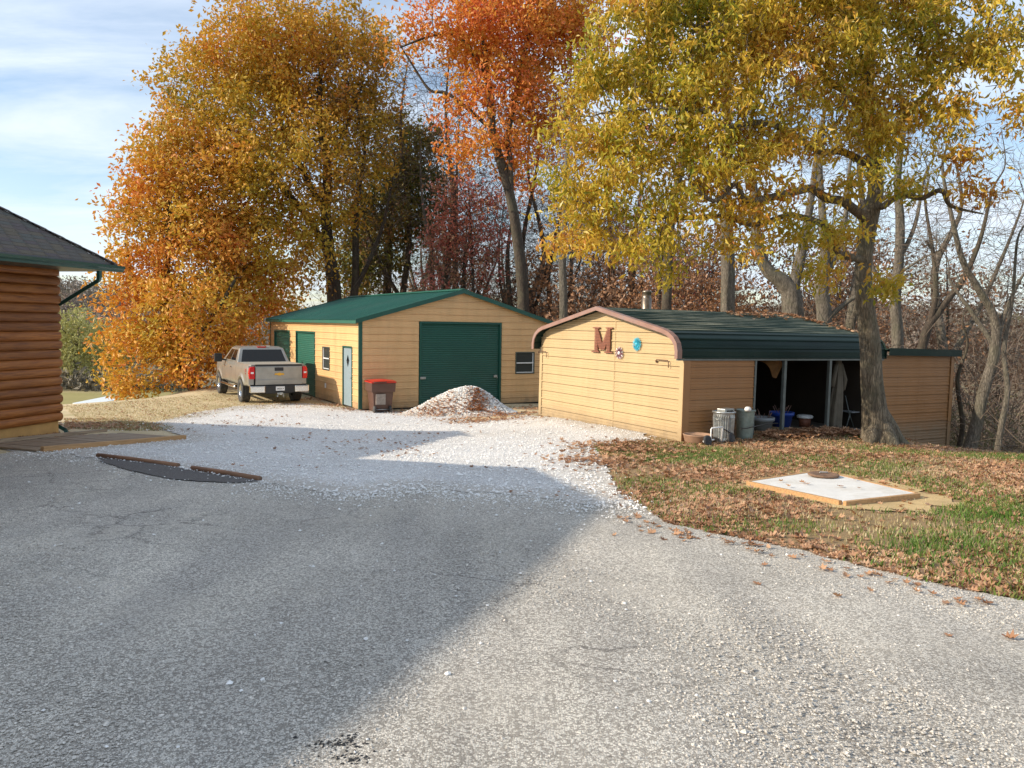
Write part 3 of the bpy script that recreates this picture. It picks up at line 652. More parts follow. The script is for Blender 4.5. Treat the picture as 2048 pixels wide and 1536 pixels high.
while zl < EH-.06:
    mb = MB(); n = 10; prof = [(math.cos(a)*.060, math.sin(a)*.5*pitch_log) for a in np.linspace(-math.pi/2, math.pi/2, n)]
    jx = random.uniform(-.008, .008); je = random.uniform(-.02, .02)
    for s_, (yA, yB) in enumerate(((-5.6, wy+je),)):
        vs = [(wx+jx+p[0]*1.0, y_, zl+pitch_log/2+p[1]) for y_ in (yA, yB) for p in prof]
        fs = [(i, i+1, n+i+1, n+i) for i in range(n-1)]
        # rounded end and return along the far wall
        mb.add(vs, fs, True)
    vs = [(x_, wy+je+p[0]*1.0, zl+pitch_log/2+p[1]) for x_ in (wx+jx, wx-7.5) for p in prof]
    mb.add(vs, [(i, i+1, n+i+1, n+i) for i in range(n-1)], True)
    # quarter-round corner
    vs = []
    for a in np.linspace(0, math.pi/2, 5): vs += [(wx+jx+p[0]*math.cos(a), wy+je+p[0]*math.sin(a), zl+pitch_log/2+p[1]) for p in prof]
    mb.add(vs, [(a*n+i, a*n+i+1, (a+1)*n+i+1, (a+1)*n+i) for a in range(4) for i in range(n-1)], True)
    mb.build('log', M['log'], house); zl += pitch_log; k += 1
MB().box(wx-8, -5.7, -.6, wx-.03, wy-.03, .33).build('foundation', M['parge'], house)
MB().box(wx-8, -5.7, .33, wx-.06, wy-.06, EH).build('wall_core', M['log'], house)
MB().box(wx-8, -5.8, EH-.03, .0-.04, -.04, EH-.01).build('soffit', M['frame'], house)
# main (nearer) wing and its hip roof, local coords of eave corner B
bl = HI @ Vector((B_[0], B_[1], 0)); bx, by = bl.x, bl.y
MB().box(bx-13.2, by-17.5, -.6, bx-.95, by-.6, EH+.52).build('wall', M['log'], house)
M['shingle'] = pm('grey_asphalt_shingle', (.10, .086, .077), .85, 0, .28, 5, .5, 60, dirt=(.16, .13, .12), dirtamt=.4)
PT = math.tan(rad(35))
def hip(ex, ey, wid, ln, base):
    "hip roof: eave corner (ex, ey), extends -x by wid and -y by ln"
    r = wid/2; h = r*PT
    return [(ex, ey, base), (ex, ey-ln, base), (ex-wid, ey-ln, base), (ex-wid, ey, base), (ex-r, ey-r, base+h), (ex-r, ey-ln+r, base+h)]
hm = hip(bx, by, 13.4, 19, EH+.62)
MB().add(hm, [(0, 1, 5, 4), (1, 2, 5), (2, 3, 4, 5), (3, 0, 4), (3, 2, 1, 0)]).build('main_roof', M['shingle'], house)
zl = .33; xw, yw = bx-.90, by-.55
while zl < EH+.50:
    mb = MB(); n = 8; prof = [(math.cos(a)*.06, math.sin(a)*.5*pitch_log) for a in np.linspace(-math.pi/2, math.pi/2, n)]
    path = [(xw, by-17.4)]+[(xw, yw)]+[(xw-12, yw)]
    for a_, (x0, y0, x1, y1, nx_, ny_) in enumerate(((xw, by-17.4, xw, yw+.05, 1, 0), (xw+.05, yw, xw-12, yw, 0, 1))):
        mb.add([(x+nx_*p[0], y+ny_*p[0], zl+pitch_log/2+p[1]) for x, y in ((x0, y0), (x1, y1)) for p in prof], [(i, i+1, n+i+1, n+i) for i in range(n-1)], True)
    mb.build('log', M['log'], house); zl += pitch_log
MB().box(bx+.02, by-18.5, EH+.46, bx+.14, by, EH+.60).build('gutter', pm('green_gutter', (.012, .075, .062), .35, 0, .1, 3), house)
# near wing (visible) : roof plane facing +x, hip to the far side
wr = 1.6; hw = [(0, 0, EH+.08), (0, -7.5, EH+.08), (-wr, -7.5, EH+.08+wr*PT), (-wr, -wr, EH+.08+wr*PT), (-2*wr, 0, EH+.08), (-2*wr, -7.5, EH+.08)]
MB().add([(x, y_, z-.03) for x, y_, z in hw], [(0, 1, 2, 3), (0, 3, 4), (3, 2, 5, 4), (0, 4, 5, 1), (1, 5, 2)]).build('roof_deck', M['shingle'], house)
# individual shingles on the plane facing the drive (up to what shows), courses as rows of tabs
cs = PT; exp_ = .125; sl_ = math.sqrt(1+PT*PT); cnt = 0
shm = []
for vi in range(5):
    g = random.Random(vi); mb = MB(); wdt = .30
    mb.add([(0, 0, 0), (0, wdt-.006, 0), (-(exp_+.03)/sl_, wdt-.006, (exp_+.03)/sl_*PT-.006), (-(exp_+.03)/sl_, 0, (exp_+.03)/sl_*PT-.006), (0, 0, -.026), (0, wdt-.006, -.026)], [(0, 1, 2, 3), (0, 4, 5, 1)])
    m_ = pm('shingle_tab', tuple(c_*g.uniform(.88, 1.14) for c_ in (.105, .088, .078)), .85, 0, .2, 9, .5, 80); me = bpy.data.meshes.new('shingle'); me.from_pydata(mb.v, [], mb.f); me.materials.append(m_); shm.append(me)
rows = int(2.35/(exp_/sl_)); extra = MB()
for r in range(rows):
    x_ = .04-r*exp_/sl_; z_ = EH+.095-x_*PT+ (.04*PT*0); yend = min(-.0, x_-.02); y_ = yend-.30-(r % 2)*.15
    # fill near the hip
    yy0 = y_
    q = 0
    while yy0 > -4.6:
        wp = np.array([Pc[0], Pc[1]])+u*yy0+v*x_; pxx = 1024+FPX*wp[0]/wp[1]
        if pxx < -60: break
        o = bpy.data.objects.new('shingle', shm[random.randrange(5)]); o.location = (x_, yy0, z_+random.uniform(0, .004)); link(o, house); cnt += 1; yy0 -= .30; q += 1
    ex = MB()
    extra.add([(x_, y_+.30, z_), (x_, yend, z_), (x_-(exp_+.03)/sl_, yend-(exp_/sl_), z_+(exp_+.03)/sl_*PT-.006), (x_-(exp_+.03)/sl_, y_+.30, z_+(exp_+.03)/sl_*PT-.006), (x_, y_+.30, z_-.026), (x_, yend, z_-.026)], [(0, 1, 2, 3), (0, 4, 5, 1)])
extra.build('hip_shingles', M['shingle'], house)
for i in range(14):   # hip cap shingles
    d_ = .05+i*.21
    MB().add([(-d_+.13, -d_-.0, EH+.10+(d_-.06)*PT), (-d_, -d_, EH+.135+d_*PT), (-d_, -d_+.13, EH+.10+(d_-.06)*PT), (-d_-.2+.13, -d_-.2, EH+.095+(d_+.14)*PT), (-d_-.2, -d_-.2, EH+.125+(d_+.2)*PT), (-d_-.2, -d_-.2+.13, EH+.095+(d_+.14)*PT)], [(0, 1, 4, 3), (1, 2, 5, 4)]).build('hip_cap', M['shingle'], house)
# gutter (K profile), drip edge
M['gutter'] = pm('green_gutter_paint', (.012, .075, .062), .35, 0, .1, 3)
gp = [(.0, -.02), (.0, -.14), (.07, -.14), (.085, -.10), (.12, -.07), (.13, -.02), (.122, -.02), (.112, -.065), (.078, -.093), (.064, -.131), (.008, -.131), (.008, -.02)]
MB().prism(gp, -6.2, .04, lambda a, b_, w_: (a+.02, w_, EH+.10+b_)).build('gutter', M['gutter'], house)
MB().box(-.03, -6.2, EH-.04, .018, .02, EH+.085).build('fascia', M['frame'], house)
MB().add([(.05, -6.2, EH+.055), (.05, 0, EH+.055), (-.03, 0, EH+.12), (-.03, -6.2, EH+.12)], [(0, 1, 2, 3)]).build('drip_edge', M['black'], house)
def rtube(pts, w_, d, name, mat, parent):
    mb = MB(); mb.tube(pts, w_, 4, True, False); return mb.build(name, mat, parent, .008)
rtube([(.08, -.62, EH-.05), (.08, -.62, EH-.17), (.04, -.60, EH-.24), (wx-.02, wy+.12, EH-.70), (wx-.30, wy+.14, EH-.82), (wx-.30, wy+.14, .5), (wx-.25, wy+.14, .22), (wx+.03, wy+.10, .12), (wx+.05, wy+.10, .02)], .052, 0, 'downspout', M['gutter'], house)
# ---- plank walk beside the house
def strip(name, a, b_, wd_, h_, mat, label=None, cat=None, off=0, parent=None, bevel=.006, zoff=0):
    "a board on the ground from a to b (world xy)"
    a = np.array(a, float); b_ = np.array(b_, float); L_ = np.linalg.norm(b_-a); an = math.atan2(b_[1]-a[1], b_[0]-a[0])
    za, zb = gz(*a), gz(*b_)
    mb = MB().box(0, -wd_/2, 0, L_, wd_/2, h_); o = mb.build(name, mat, parent, bevel)
    o.rotation_euler = (0, -math.atan2(zb-za, L_), an); o.location = (a[0], a[1], za+zoff); return o
dk = thing('plank_walk', 'weathered plank walk lying on the ground beside the log house', 'walkway')
dA = GR(84, 905); dB = GR(370, 880); dC = GR(205, 858); dD = GR(0, 893)
strip('border_board', dA+(dB-dA)*-.0, dB, .09, .09, M['lumber'], parent=dk, zoff=.01)
# planks run parallel to the line dD..dC direction
dirb = (dB-dA)/np.linalg.norm(dB-dA)
hA = np.array([-9.15, 11.8]); 
for k in range(17):
    s_ = k/16
    a = dA+(dB-dA)*s_*.985+np.array([-.06, .04]); e_ = a+np.array([-.93, .42])*(2.6-.9*s_)
    # stop at wall
    strip('plank', a, e_, .118, .035, M['plank'], parent=dk, zoff=.012+random.uniform(0, .006), bevel=.004)
strip('border_board', GR(0, 893)+np.array([-.3, -.3]), GR(212, 868), .08, .06, M['plank'], parent=dk, zoff=.05)
for a, b_, lab in (((196, 915), (357, 936), 'reddish landscape timber nearer the log house, between blacktop patch and gravel'), ((385, 941), (520, 963), 'reddish landscape timber whose cut end points at the open drive')):
    a = GR(*a); b_ = GR(*b_); za, zb = gz(*a)+.036, gz(*b_)+.036
    o = thing('landscape_timber', lab, 'timber', (a[0], a[1], 0), 0, None)
    MB().tube([(0, 0, za), tuple((b_-a)*.5)+((za+zb)/2+.006,), tuple(b_-a)+(zb,)], .036, 10).build('log', M['timber'], o)
    MB().lathe([(0, .004), (.025, .003), (.035, 0)], 10, Matrix.Translation(tuple(b_-a)+(zb,)) @ Vector((b_-a).tolist()+[0]).to_track_quat('Z', 'Y').to_matrix().to_4x4()).build('cut_end', M['rust'], o)

# ================================================================ concrete septic lid with form boards
c4 = [GR(1494, 972), GR(1688, 1014), GR(1838, 997), GR(1640, 950)]
cen = sum(c4)/4; hs = .065
sl0 = thing('concrete_slab', 'white concrete slab framed by new boards in the leaf-strewn lawn', 'slab', (cen[0], cen[1], gz(*cen)))
pl = [(p-cen) for p in c4]; zz = [gz(*p)-gz(*cen) for p in c4]; zt = hs
MB().add([(p[0]*.96, p[1]*.96, z*.9-.08) for p, z in zip(pl, zz)]+[(p[0]*.96, p[1]*.96, zt+z*.9) for p, z in zip(pl, zz)], [(3, 2, 1, 0), (4, 5, 6, 7), (0, 1, 5, 4), (1, 2, 6, 5), (2, 3, 7, 6), (3, 0, 4, 7)]).build('slab', M['concrete'], sl0, .006)
for i in range(4):
    a, b_ = pl[i], pl[(i+1) % 4]; d_ = (b_-a)/np.linalg.norm(b_-a); nrm_ = np.array([d_[1], -d_[0]])
    if nrm_ @ (a+b_) < 0: nrm_ = -nrm_
    za, zb = zz[i]*.9, zz[(i+1) % 4]*.9; ext = .02 if i % 2 else -.02
    a2 = a*.96-d_*ext; b2_ = b_*.96+d_*ext; q = [a2+nrm_*.004, b2_+nrm_*.004, b2_+nrm_*.055, a2+nrm_*.055]; zq = [za, zb, zb, za]
    MB().add([(p[0], p[1], z-.08) for p, z in zip(q, zq)]+[(p[0], p[1], z+zt+.006) for p, z in zip(q, zq)], [(3, 2, 1, 0), (4, 5, 6, 7), (0, 1, 5, 4), (1, 2, 6, 5), (2, 3, 7, 6), (3, 0, 4, 7)]).build('form_board', M['lumber'], sl0, .005)
lp = GR(1655, 966)-cen; lid = thing('round_lid', 'round rust-brown access lid lying on the white concrete slab', 'lid', (cen[0]+lp[0], cen[1]+lp[1]+.15, gz(*(cen+lp))+zt+.012))
MB().lathe([(.205, 0), (.215, .012), (.205, .026), (.18, .03), (.165, .026), (.05, .03), (0, .03)], 28).build('disc', M['rust'], lid)
MB().tube([(-.06, 0, .03), (-.05, 0, .05), (.05, 0, .05), (.06, 0, .03)], .009, 6).build('handle', M['galv'], lid)
dirt = [cen+(p)*1.0+q_ for p, q_ in zip([pl[0]*1.18, (pl[0]+pl[1])/2*1.2, pl[1]*1.15, (pl[1]+pl[2])/2*1.7, pl[2]*1.5, (pl[2]+pl[3])/2*1.75, pl[3]*1.25, (pl[3]+pl[0])/2*1.25], [np.zeros(2)]*8)]
M['dirt'] = pm('sandy_bare_soil', (.50, .36, .17), .95, 0, .2, 3, .8, 25)
sheet('bare_soil', dirt, M['dirt'], .012, h=.3, jit=.11, seed=8)

# ================================================================ pickup truck
tk = thing('pickup_truck', 'pewter crew cab pickup truck parked on the dry grass left of the garage', 'pickup truck', (-8.03, 27.02, gz(-9.2, 28.5)+.005), .5417)
WR = .415; AX = (1.27, 5.15)
def xprof(z): return np.interp(z, [.55, .72, .95, 1.18, 1.30, 1.36, 1.40], [.955, .995, 1.01, 1.0, .975, .945, .90])
ys = sorted(set(list(np.linspace(.10, 6.08, 60))+[a+dy for a in AX for dy in np.linspace(-.52, .52, 25)]+[2.085, 2.10]))
def ztop(y): return np.interp(y, [.1, 2.08, 2.1, 4.6, 5.6, 6.0, 6.08], [1.385, 1.385, 1.375, 1.36, 1.27, 1.18, 1.02])
def zlow(y):
    z = .60 if y > .9 else .64
    for a in AX:
        d_ = abs(y-a)
        if d_ < .52: z = max(z, .40+math.sqrt(.52**2-d_*d_))
    return min(z, ztop(y)-.05)
for sgn in (-1, 1):
    nr = 12; vs = []; n = len(ys)
    for y in ys:
        for j in range(nr):
            z = zlow(y)+(ztop(y)-zlow(y))*j/(nr-1); x = xprof(z)
            for a in AX:
                d_ = math.hypot(y-a, z-.40)
                if d_ < .66: x += .035*min(1, (.66-d_)/.09)
            if y > 5.5: x -= (y-5.5)**2*.35
            if y < .35: x -= (.35-y)**2*.6
            vs.append((sgn*x, y, z))
    for y in ys: vs.append((sgn*.86, y, zlow(y)))
    nn = n*nr
    fs = [(i*nr+j, (i+1)*nr+j, (i+1)*nr+j+1, i*nr+j+1) for i in range(n-1) for j in range(nr-1)]+[(nn+i, nn+i+1, (i+1)*nr, i*nr) for i in range(n-1)]
    MB().add(vs, fs, True).build('body_side', M['paint'], tk)
mb = MB(); mb.box(-.84, .15, .52, .84, 6.0, 1.0); mb.box(-.42, 0, .38, .42, 5.8, .56); mb.build('underbody', M['black'], tk)
MB().box(-.92, .12, 1.30, .92, 2.06, 1.385).build('bed_cover', pm('bed_cover_vinyl', (.33, .31, .26), .6, 0, .08, 4), tk, .01)
mb = MB(); n = 9
vs = []
for y in (4.35, 5.2, 5.7, 6.0, 6.1):
    for k in range(n):
        x = -.92+1.84*k/(n-1); vs.append((x, y, ztop(y)+.06*(1-(x/.95)**4)-.01))
mb.add(vs, [(i*n+k, i*n+k+1, (i+1)*n+k+1, (i+1)*n+k) for i in range(4) for k in range(n-1)], True)
mb.box(-.90, 6.0, .65, .90, 6.1, 1.05); mb.build('hood', M['paint'], tk)
MB().box(-.97, 6.05, .45, .97, 6.22, .68).build('front_bumper', M['chrome'], tk, .02)
# tailgate
tg = MB(); prof = [(.05, .69), (0, .70), (-.008, .86), (.004, .90), (.004, 1.06), (-.004, 1.10), (-.004, 1.30), (.01, 1.335), (.05, 1.335)]
tg.add([(x, y_, z) for x in (-.79, .79) for y_, z in prof], [(i, i+1, 9+i+1, 9+i) for i in range(8)]+[tuple(range(9)), tuple(range(9, 18))[::-1]])
tgo = tg.build('tailgate', M['paint'], tk)
MB().box(-.80, -.012, 1.337, .80, .10, 1.395).build('tailgate_cap', M['black'], tgo, .012)
MB().box(-.15, -.016, 1.17, .15, .0, 1.29).build('tailgate_handle', M['black'], tgo, .012)
MB().prism([(-.17, -.028), (-.055, -.028), (-.048, -.05), (.048, -.05), (.055, -.028), (.17, -.028), (.15, .028), (.042, .028), (.036, .05), (-.036, .05), (-.042, .028), (-.15, .028)], -.020, -.006, lambda a, b_, w_: (a+.01, w_, 1.06+b_)).build('badge', M['gold'], tgo, .004)
for sgn in (-1, 1):
    pts = [(.815, .90), (.985, .90), (1.0, 1.10), (.985, 1.27), (.93, 1.32), (.815, 1.32)]
    tl = MB().prism(pts, -.012, .16, lambda a, b_, w_: (sgn*a, w_+max(0, a-.9)*.5, b_)).build('taillight', M['lampred'], tk, .015)
    MB().box(sgn*.90-.045, -.018, 1.08, sgn*.90+.045, -.005, 1.14).build('reverse_lens', M['white'], tl, .004)
    MB().box(sgn*.90-.098, .10, .70, sgn*.90+.07, .13, 1.34).build('bed_corner', M['paint'], tk)
for x0, x1 in ((-1.0, -.50), (.50, 1.0)): MB().box(x0, -.16, .44, x1, .06, .67).build('rear_bumper', M['chrome'], tk, .03, 3)
bi = MB().box(-.50, -.15, .42, .50, .06, .675).build('bumper_step', M['black'], tk, .015)
MB().box(-.15, -.158, .50, .15, -.151, .645).build('licence_plate', M['white'], bi)
def text(body, name, size, mat, parent, loc, rot, ext=.002, sx=1):
    cu = bpy.data.curves.new(name, 'FONT'); cu.body = body; cu.size = size; cu.extrude = ext; cu.align_x = 'CENTER'; cu.align_y = 'CENTER'
    me = bpy.data.meshes.new_from_object(bpy.data.objects.new('tmp', cu)); me.materials.clear(); me.materials.append(mat)
    o = bpy.data.objects.new(name, me); link(o, parent); o.location = loc; o.rotation_euler = rot; o.scale = (sx, 1, 1); return o
text('246024 A', 'plate_number', .085, M['black'], bi, (0, -.160, .565), (rad(90), 0, 0), .001, .72)
text('Z71', 'decal', .15, M['lampred'], tk, (-1.008, .52, 1.17), (rad(90), 0, rad(-90)), .001, 1)
text('4X4', 'decal', .07, M['lampred'], tk, (-1.011, .52, 1.06), (rad(90), 0, rad(-90)), .001, 1)
mb = MB(); mb.tube([(-.07, -.16, .40), (.0, .2, .42)], .035, 8); mb.tube([(.07, -.16, .40), (.0, .2, .42)], .035, 8); mb.box(-.04, -.22, .36, .04, .1, .44)
mb.lathe([(0, .0), (.03, .01), (.035, .03), (.012, .04), (.012, .08)], 10, Matrix.Translation((-.10, -.17, .29))); mb.lathe([(0, .0), (.03, .01), (.035, .03), (.012, .04), (.012, .08)], 10, Matrix.Translation((.10, -.17, .29))); mb.build('hitch', M['galv'], tk)
MB().tube([(.62, 1.2, .50), (.70, .3, .47), (.86, .0, .44), (1.0, -.1, .44)], .055, 10, False).build('tailpipe', M['galv'], tk)
# greenhouse
gh = MB(); zb, zt_ = 1.36, 1.90
b4 = [(-.945, 2.10), (.945, 2.10), (.945, 4.70), (-.945, 4.70)]; m4 = [(-.79, 2.42), (.79, 2.42), (.78, 3.80), (-.78, 3.80)]; t4 = [(-.66, 2.52), (.66, 2.52), (.66, 3.68), (-.66, 3.68)]
gh.add([(x, y, zb) for x, y in b4]+[(x, y, zt_-.03) for x, y in m4]+[(x, y, zt_+.03) for x, y in t4], [(i, (i+1) % 4, (i+1) % 4+4, i+4) for i in range(4)]+[(4+i, 4+(i+1) % 4, 8+(i+1) % 4, 8+i) for i in range(4)]+[(8, 9, 10, 11), (3, 2, 1, 0)])
gh.build('cab', M['paint'], tk, .03, 3)
def quadpane(name, pts, off, parent, mat=None):
    p = [Vector(q) for q in pts]; n_ = (p[1]-p[0]).cross(p[3]-p[0]).normalized()*off
    return MB().add([q+n_ for q in p]+[q-n_*.3 for q in p], [(0, 1, 2, 3), (7, 6, 5, 4)]+[(i, (i+1) % 4, (i+1) % 4+4, i+4) for i in range(4)]).build(name, mat or M['glass'], parent)
def onface(a, b_, c, d, s0, s1, t0, t1):
    a, b_, c, d = map(Vector, (a, b_, c, d)); f = lambda s, t_: (a*(1-s)+b_*s)*(1-t_)+(d*(1-s)+c*s)*t_
    return [f(s0, t0), f(s1, t0), f(s1, t1), f(s0, t1)]
B8 = [(x, y, zb) for x, y in b4]; T8 = [(x, y, zt_-.03) for x, y in m4]
quadpane('rear_window', onface(B8[0], B8[1], T8[1], T8[0], .07, .93, .06, .90), .006, tk)
quadpane('windshield', onface(B8[2], B8[3], T8[3], T8[2], .06, .94, .08, .92), .006, tk)
for (i0, i1) in ((1, 2), (3, 0)):
    for s0, s1 in ((.14, .46), (.50, .86)):
        if i0 == 3: s0, s1 = 1-s1, 1-s0
        q_ = onface(B8[i0], B8[i1], T8[i1], T8[i0], s0, s1, .12, .88); quadpane('side_window', q_, .006, tk)
MB().box(-.16, 2.44, 1.89, .16, 2.50, 1.935).build('brake_light', M['lampred'], tk, .01)
for sgn in (-1, 1):
    o = MB().box(sgn*1.08-.0, 4.12, 1.30, sgn*1.36, 4.24, 1.62); mo_ = o.build('mirror', M['black'], tk, .03, 3)
    MB().tube([(sgn*.92, 4.2, 1.36), (sgn*1.12, 4.18, 1.40)], .03, 8).build('mirror_arm', M['black'], mo_)
    MB().tube([(sgn*1.02, 1.98, .52), (sgn*1.06, 2.1, .50), (sgn*1.06, 4.4, .50), (sgn*1.0, 4.5, .52)], .045, 10).build('running_board', M['chrome'], tk)
    for yy in (3.2, 4.28): MB().box(sgn*1.012-.012, yy-.42, 1.16, sgn*1.012+.018, yy-.24, 1.20).build('door_handle', M['chrome'], tk, .008)
    for yy in (2.13, 3.12, 4.42):
        vs = []; zs = np.linspace(.66, 1.36, 8)
        for z in zs: vs += [(sgn*(xprof(z)+.004), yy-.006, z), (sgn*(xprof(z)+.004), yy+.006, z)]
        MB().add(vs, [(2*i, 2*i+1, 2*i+3, 2*i+2) for i in range(7)]).build('door_seam', M['black'], tk)
tyre = rim = None
for sgn in (-1, 1):
    for a in AX:
        Mx = Matrix.Translation((sgn*.90, a, WR)) @ Matrix.Rotation(rad(90)*sgn, 4, 'Y')
        wh = thing('wheel', None, None); wh.parent = tk; wh.matrix_local = Mx
        if tyre is None:
            tm = MB().lathe([(.24, -.12), (.30, -.15), (.38, -.15), (.408, -.125), (.415, -.08), (.415, .08), (.408, .125), (.38, .15), (.30, .15), (.24, .12), (.235, .0), (.24, -.12)], 36)
            for k in range(36):
                an = 2*math.pi*k/36
                for w0, w1 in ((-.13, -.03), (.03, .13)):
                    R_ = Matrix.Rotation(an+(.08 if w0 > 0 else 0), 4, 'Z'); tm.box(.405, -.022, w0, .424, .022, w1, R_)
            to = tm.build('tyre', M['rubber'], wh); tyre = to.data
            rm = MB().lathe([(.235, .11), (.225, .12), (.215, .10), (.20, .06), (.20, -.1)], 28)
            rm.lathe([(0, .075), (.05, .075), (.055, .05), (.055, .0)], 16)
            for k in range(8):
                R_ = Matrix.Rotation(2*math.pi*k/8, 4, 'Z'); rm.box(.03, -.022, .04, .212, .022, .07, R_)
            ro = rm.build('rim', M['chrome'], wh); rim = ro.data
            bo = MB().lathe([(0, .02), (.22, .02)], 20).build('brake_disc', M['black'], wh); bdat = bo.data
        else:
            for nm, d_ in (('tyre', tyre), ('rim', rim), ('brake_disc', bdat)): link(bpy.data.objects.new(nm, d_), wh)
for sgn in (-1, 1): MB().box(sgn*.85-.12, .70, .30, sgn*.85+.12, .72, .75).build('mud_flap', M['black'], tk)

# ================================================================ brown wheeled bin with red lid
_q = gl(g1, .52, -.52); bp = (_q.x, _q.y-.25); bn = thing('wheelie_bin', 'brown wheeled trash bin with red lid against the garage front', 'trash bin', (bp[0], bp[1]+.25, gz(bp[0], bp[1]+.25)), .45)
def taper(mb, w0, d0, z0, w1, d1, z1, yo0=0, yo1=0):
    vs = [(sx*w/2, sy*d/2+yo, z) for w, d, z, yo in ((w0, d0, z0, yo0), (w1, d1, z1, yo1)) for sx, sy in ((-1, -1), (1, -1), (1, 1), (-1, 1))]
    return mb.add(vs, [(3, 2, 1, 0), (4, 5, 6, 7)]+[(i, (i+1) % 4, (i+1) % 4+4, i+4) for i in range(4)])
bn.scale = (1.12, 1, 1)
taper(MB(), .52, .56, .06, .66, .74, .96).build('body', M['bin'], bn, .03, 3)
taper(MB(), .70, .78, .68, .72, .82, .98).build('upper_skirt', M['bin'], bn, .02)
lidm = MB(); vs = []; n = 9
for j in range(n):
    for k in range(n):
        x = -.37+.74*j/(n-1); y = -.44+.88*k/(n-1); vs.append((x, y, 1.0+.075*(1-(x/.37)**2*.5)*(1-(y/.5)**4)))
lidm.add(vs, [(j*n+k, j*n+k+1, (j+1)*n+k+1, (j+1)*n+k) for j in range(n-1) for k in range(n-1)], True); lidm.box(-.37, -.44, .975, .37, .44, 1.012); lidm.build('lid', M['red'], bn, .008)
MB().tube([(-.30, -.47, 1.02), (-.30, -.50, 1.0), (.05, -.50, 1.0), (.05, -.47, 1.02)], .016, 8).build('handle', M['bin'], bn)
MB().box(-.22, -.385, .28, .06, -.325, .62).build('sticker', M['sticker'], bn)
for x in (-.26, .20): MB().lathe([(0, -.03), (.09, -.03), (.12, -.02), (.12, .02), (.09, .03), (0, .03)], 18, Matrix.Translation((x, -.36, .12)) @ Matrix.Rotation(rad(90), 4, 'Y')).build('wheel', M['rubber'], bn)
MB().tube([(-.28, -.36, .12), (.22, -.36, .12)], .012, 6).build('axle', M['galv'], bn)

# ================================================================ things along the open bay
def s2w(x, y, z=None):
    q_ = G2M @ Vector((x, y, AZ-1.7 if z is None else z)); return q_
def bay(name, label, cat, x, y, z=None, rz=0, group=None):
    q_ = s2w(x, y); zz_ = gz(q_.x, q_.y) if z is None else s2w(x, y, z).z
    return thing(name, label, cat, (q_.x, q_.y, zz_), .5056+rz, group)
FL = .705
def bx_at(px, yl):
    "local x along the bay where the sight line at photo column px crosses depth yl"
    lo, hi = -1.0, 9.0
    for _ in range(40):
        mid = (lo+hi)/2; q_ = G2M @ Vector((mid, yl, AZ-1.5)); q_ = np.array(q_)-np.array([0, 0, CAMZ])
        if 1024+FPX*(q_@cR)/(q_@cF) < px: lo = mid
        else: hi = mid
    return lo
def can(x, y, label, mat, r=.26, h=.68, ribs=30, group='metal cans beside the shed wall'):
    o = bay('metal_can', label, 'metal can', x, y, None, .3, group); mb = MB(); vs = []; n = 90; zs = [0, .03, .05, .10, h-.12, h-.06, h-.03, h]
    for z in zs:
        for k in range(n):
            a = 2*math.pi*k/n; flute = .010*(1 if math.sin(a*ribs) > 0 else -1) if .05 < z < h-.06 and ribs else 0
            vs.append(((r*(.86+.14*z/h)+flute)*math.cos(a), (r*(.86+.14*z/h)+flute)*math.sin(a), z))
    mb.add(vs, [(i*n+k, i*n+(k+1) % n, (i+1)*n+(k+1) % n, (i+1)*n+k) for i in range(len(zs)-1) for k in range(n)])
    mb.build('can_body', mat, o)
    MB().lathe([(r+.0, h-.035), (r+.022, h-.03), (r+.022, h), (r, h+.004), (r-.012, h-.01), (r-.015, h-.08), (0, h-.09)], 36).build('rim', mat, o)
    for s_ in (-1, 1): MB().tube([(s_*(r+.005), -.06, h-.12), (s_*(r+.035), -.05, h-.15), (s_*(r+.035), .05, h-.15), (s_*(r+.005), .06, h-.12)], .007, 6).build('handle', mat, o)
    return o
c1 = can(bx_at(1447, -.42), -.42, 'ribbed galvanised can on the left of the two beside the shed wall', M['galv'], .215, .63)
c2_ = can(bx_at(1490, -.28), -.28, 'smooth grey-green can on the right of the two, next to the open bay', M['galvgreen'], .19, .61, 0)
o = bay('scrap_box', 'small grey metal box lying on the ribbed galvanised can', 'box', bx_at(1450, -.40), -.40, None, .2); o.location.z += .55
MB().box(-.16, -.1, 0, .16, .1, .13).build('case', M['galv'], o, .008); MB().box(-.10, -.108, .03, .10, -.1, .10).build('opening', M['black'], o)
o = bay('white_sponge', 'whitish lump resting on the rim of the grey-green can', 'lump', bx_at(1494, -.44), -.44); o.location.z += .59
MB().lathe([(0, 0), (.05, .005), (.078, .04), (.07, .075), (.04, .10), (0, .105)], 12).build('lump', M['stone'], o)
o = bay('garden_hose', 'dark hose running from the cans towards the open bay', 'hose', 0, 0)
hz = .34; o.location = (0, 0, 0); o.rotation_euler = (0, 0, 0)
pts = [s2w(.90, -.74), s2w(1.1, -.72), s2w(1.5, -.60), s2w(1.9, -.50), s2w(2.3, -.44)]
pts = [(p.x, p.y, gz(p.x, p.y)+h_) for p, h_ in zip(pts, (.30, .29, .30, .31, .30))]
MB().tube(pts, .012, 6).build('hose', M['black'], o)
o = bay('clay_planter', 'brown bowl-shaped planter on the ground at the shed corner', 'planter', bx_at(1396, -.35), -.35)
MB().lathe([(.0, 0), (.22, .0), (.26, .05), (.29, .17), (.30, .18), (.285, .19), (.265, .17), (.23, .08), (0, .08)], 28).build('bowl', M['terracotta'], o); MB().lathe([(0, .12), (.24, .13)], 20).build('soil', M['black'], o)
o = bay('hand_cart', 'small white pipe cart with black wheels leaning by the ribbed can', 'cart', bx_at(1430, -.72), -.72, None, .15)
MB().tube([(-.12, 0, .0), (-.12, 0, .33), (-.10, 0, .35), (.22, 0, .35), (.24, 0, .33), (.24, .02, .06)], .016, 8).build('pipe_frame', M['white'], o)
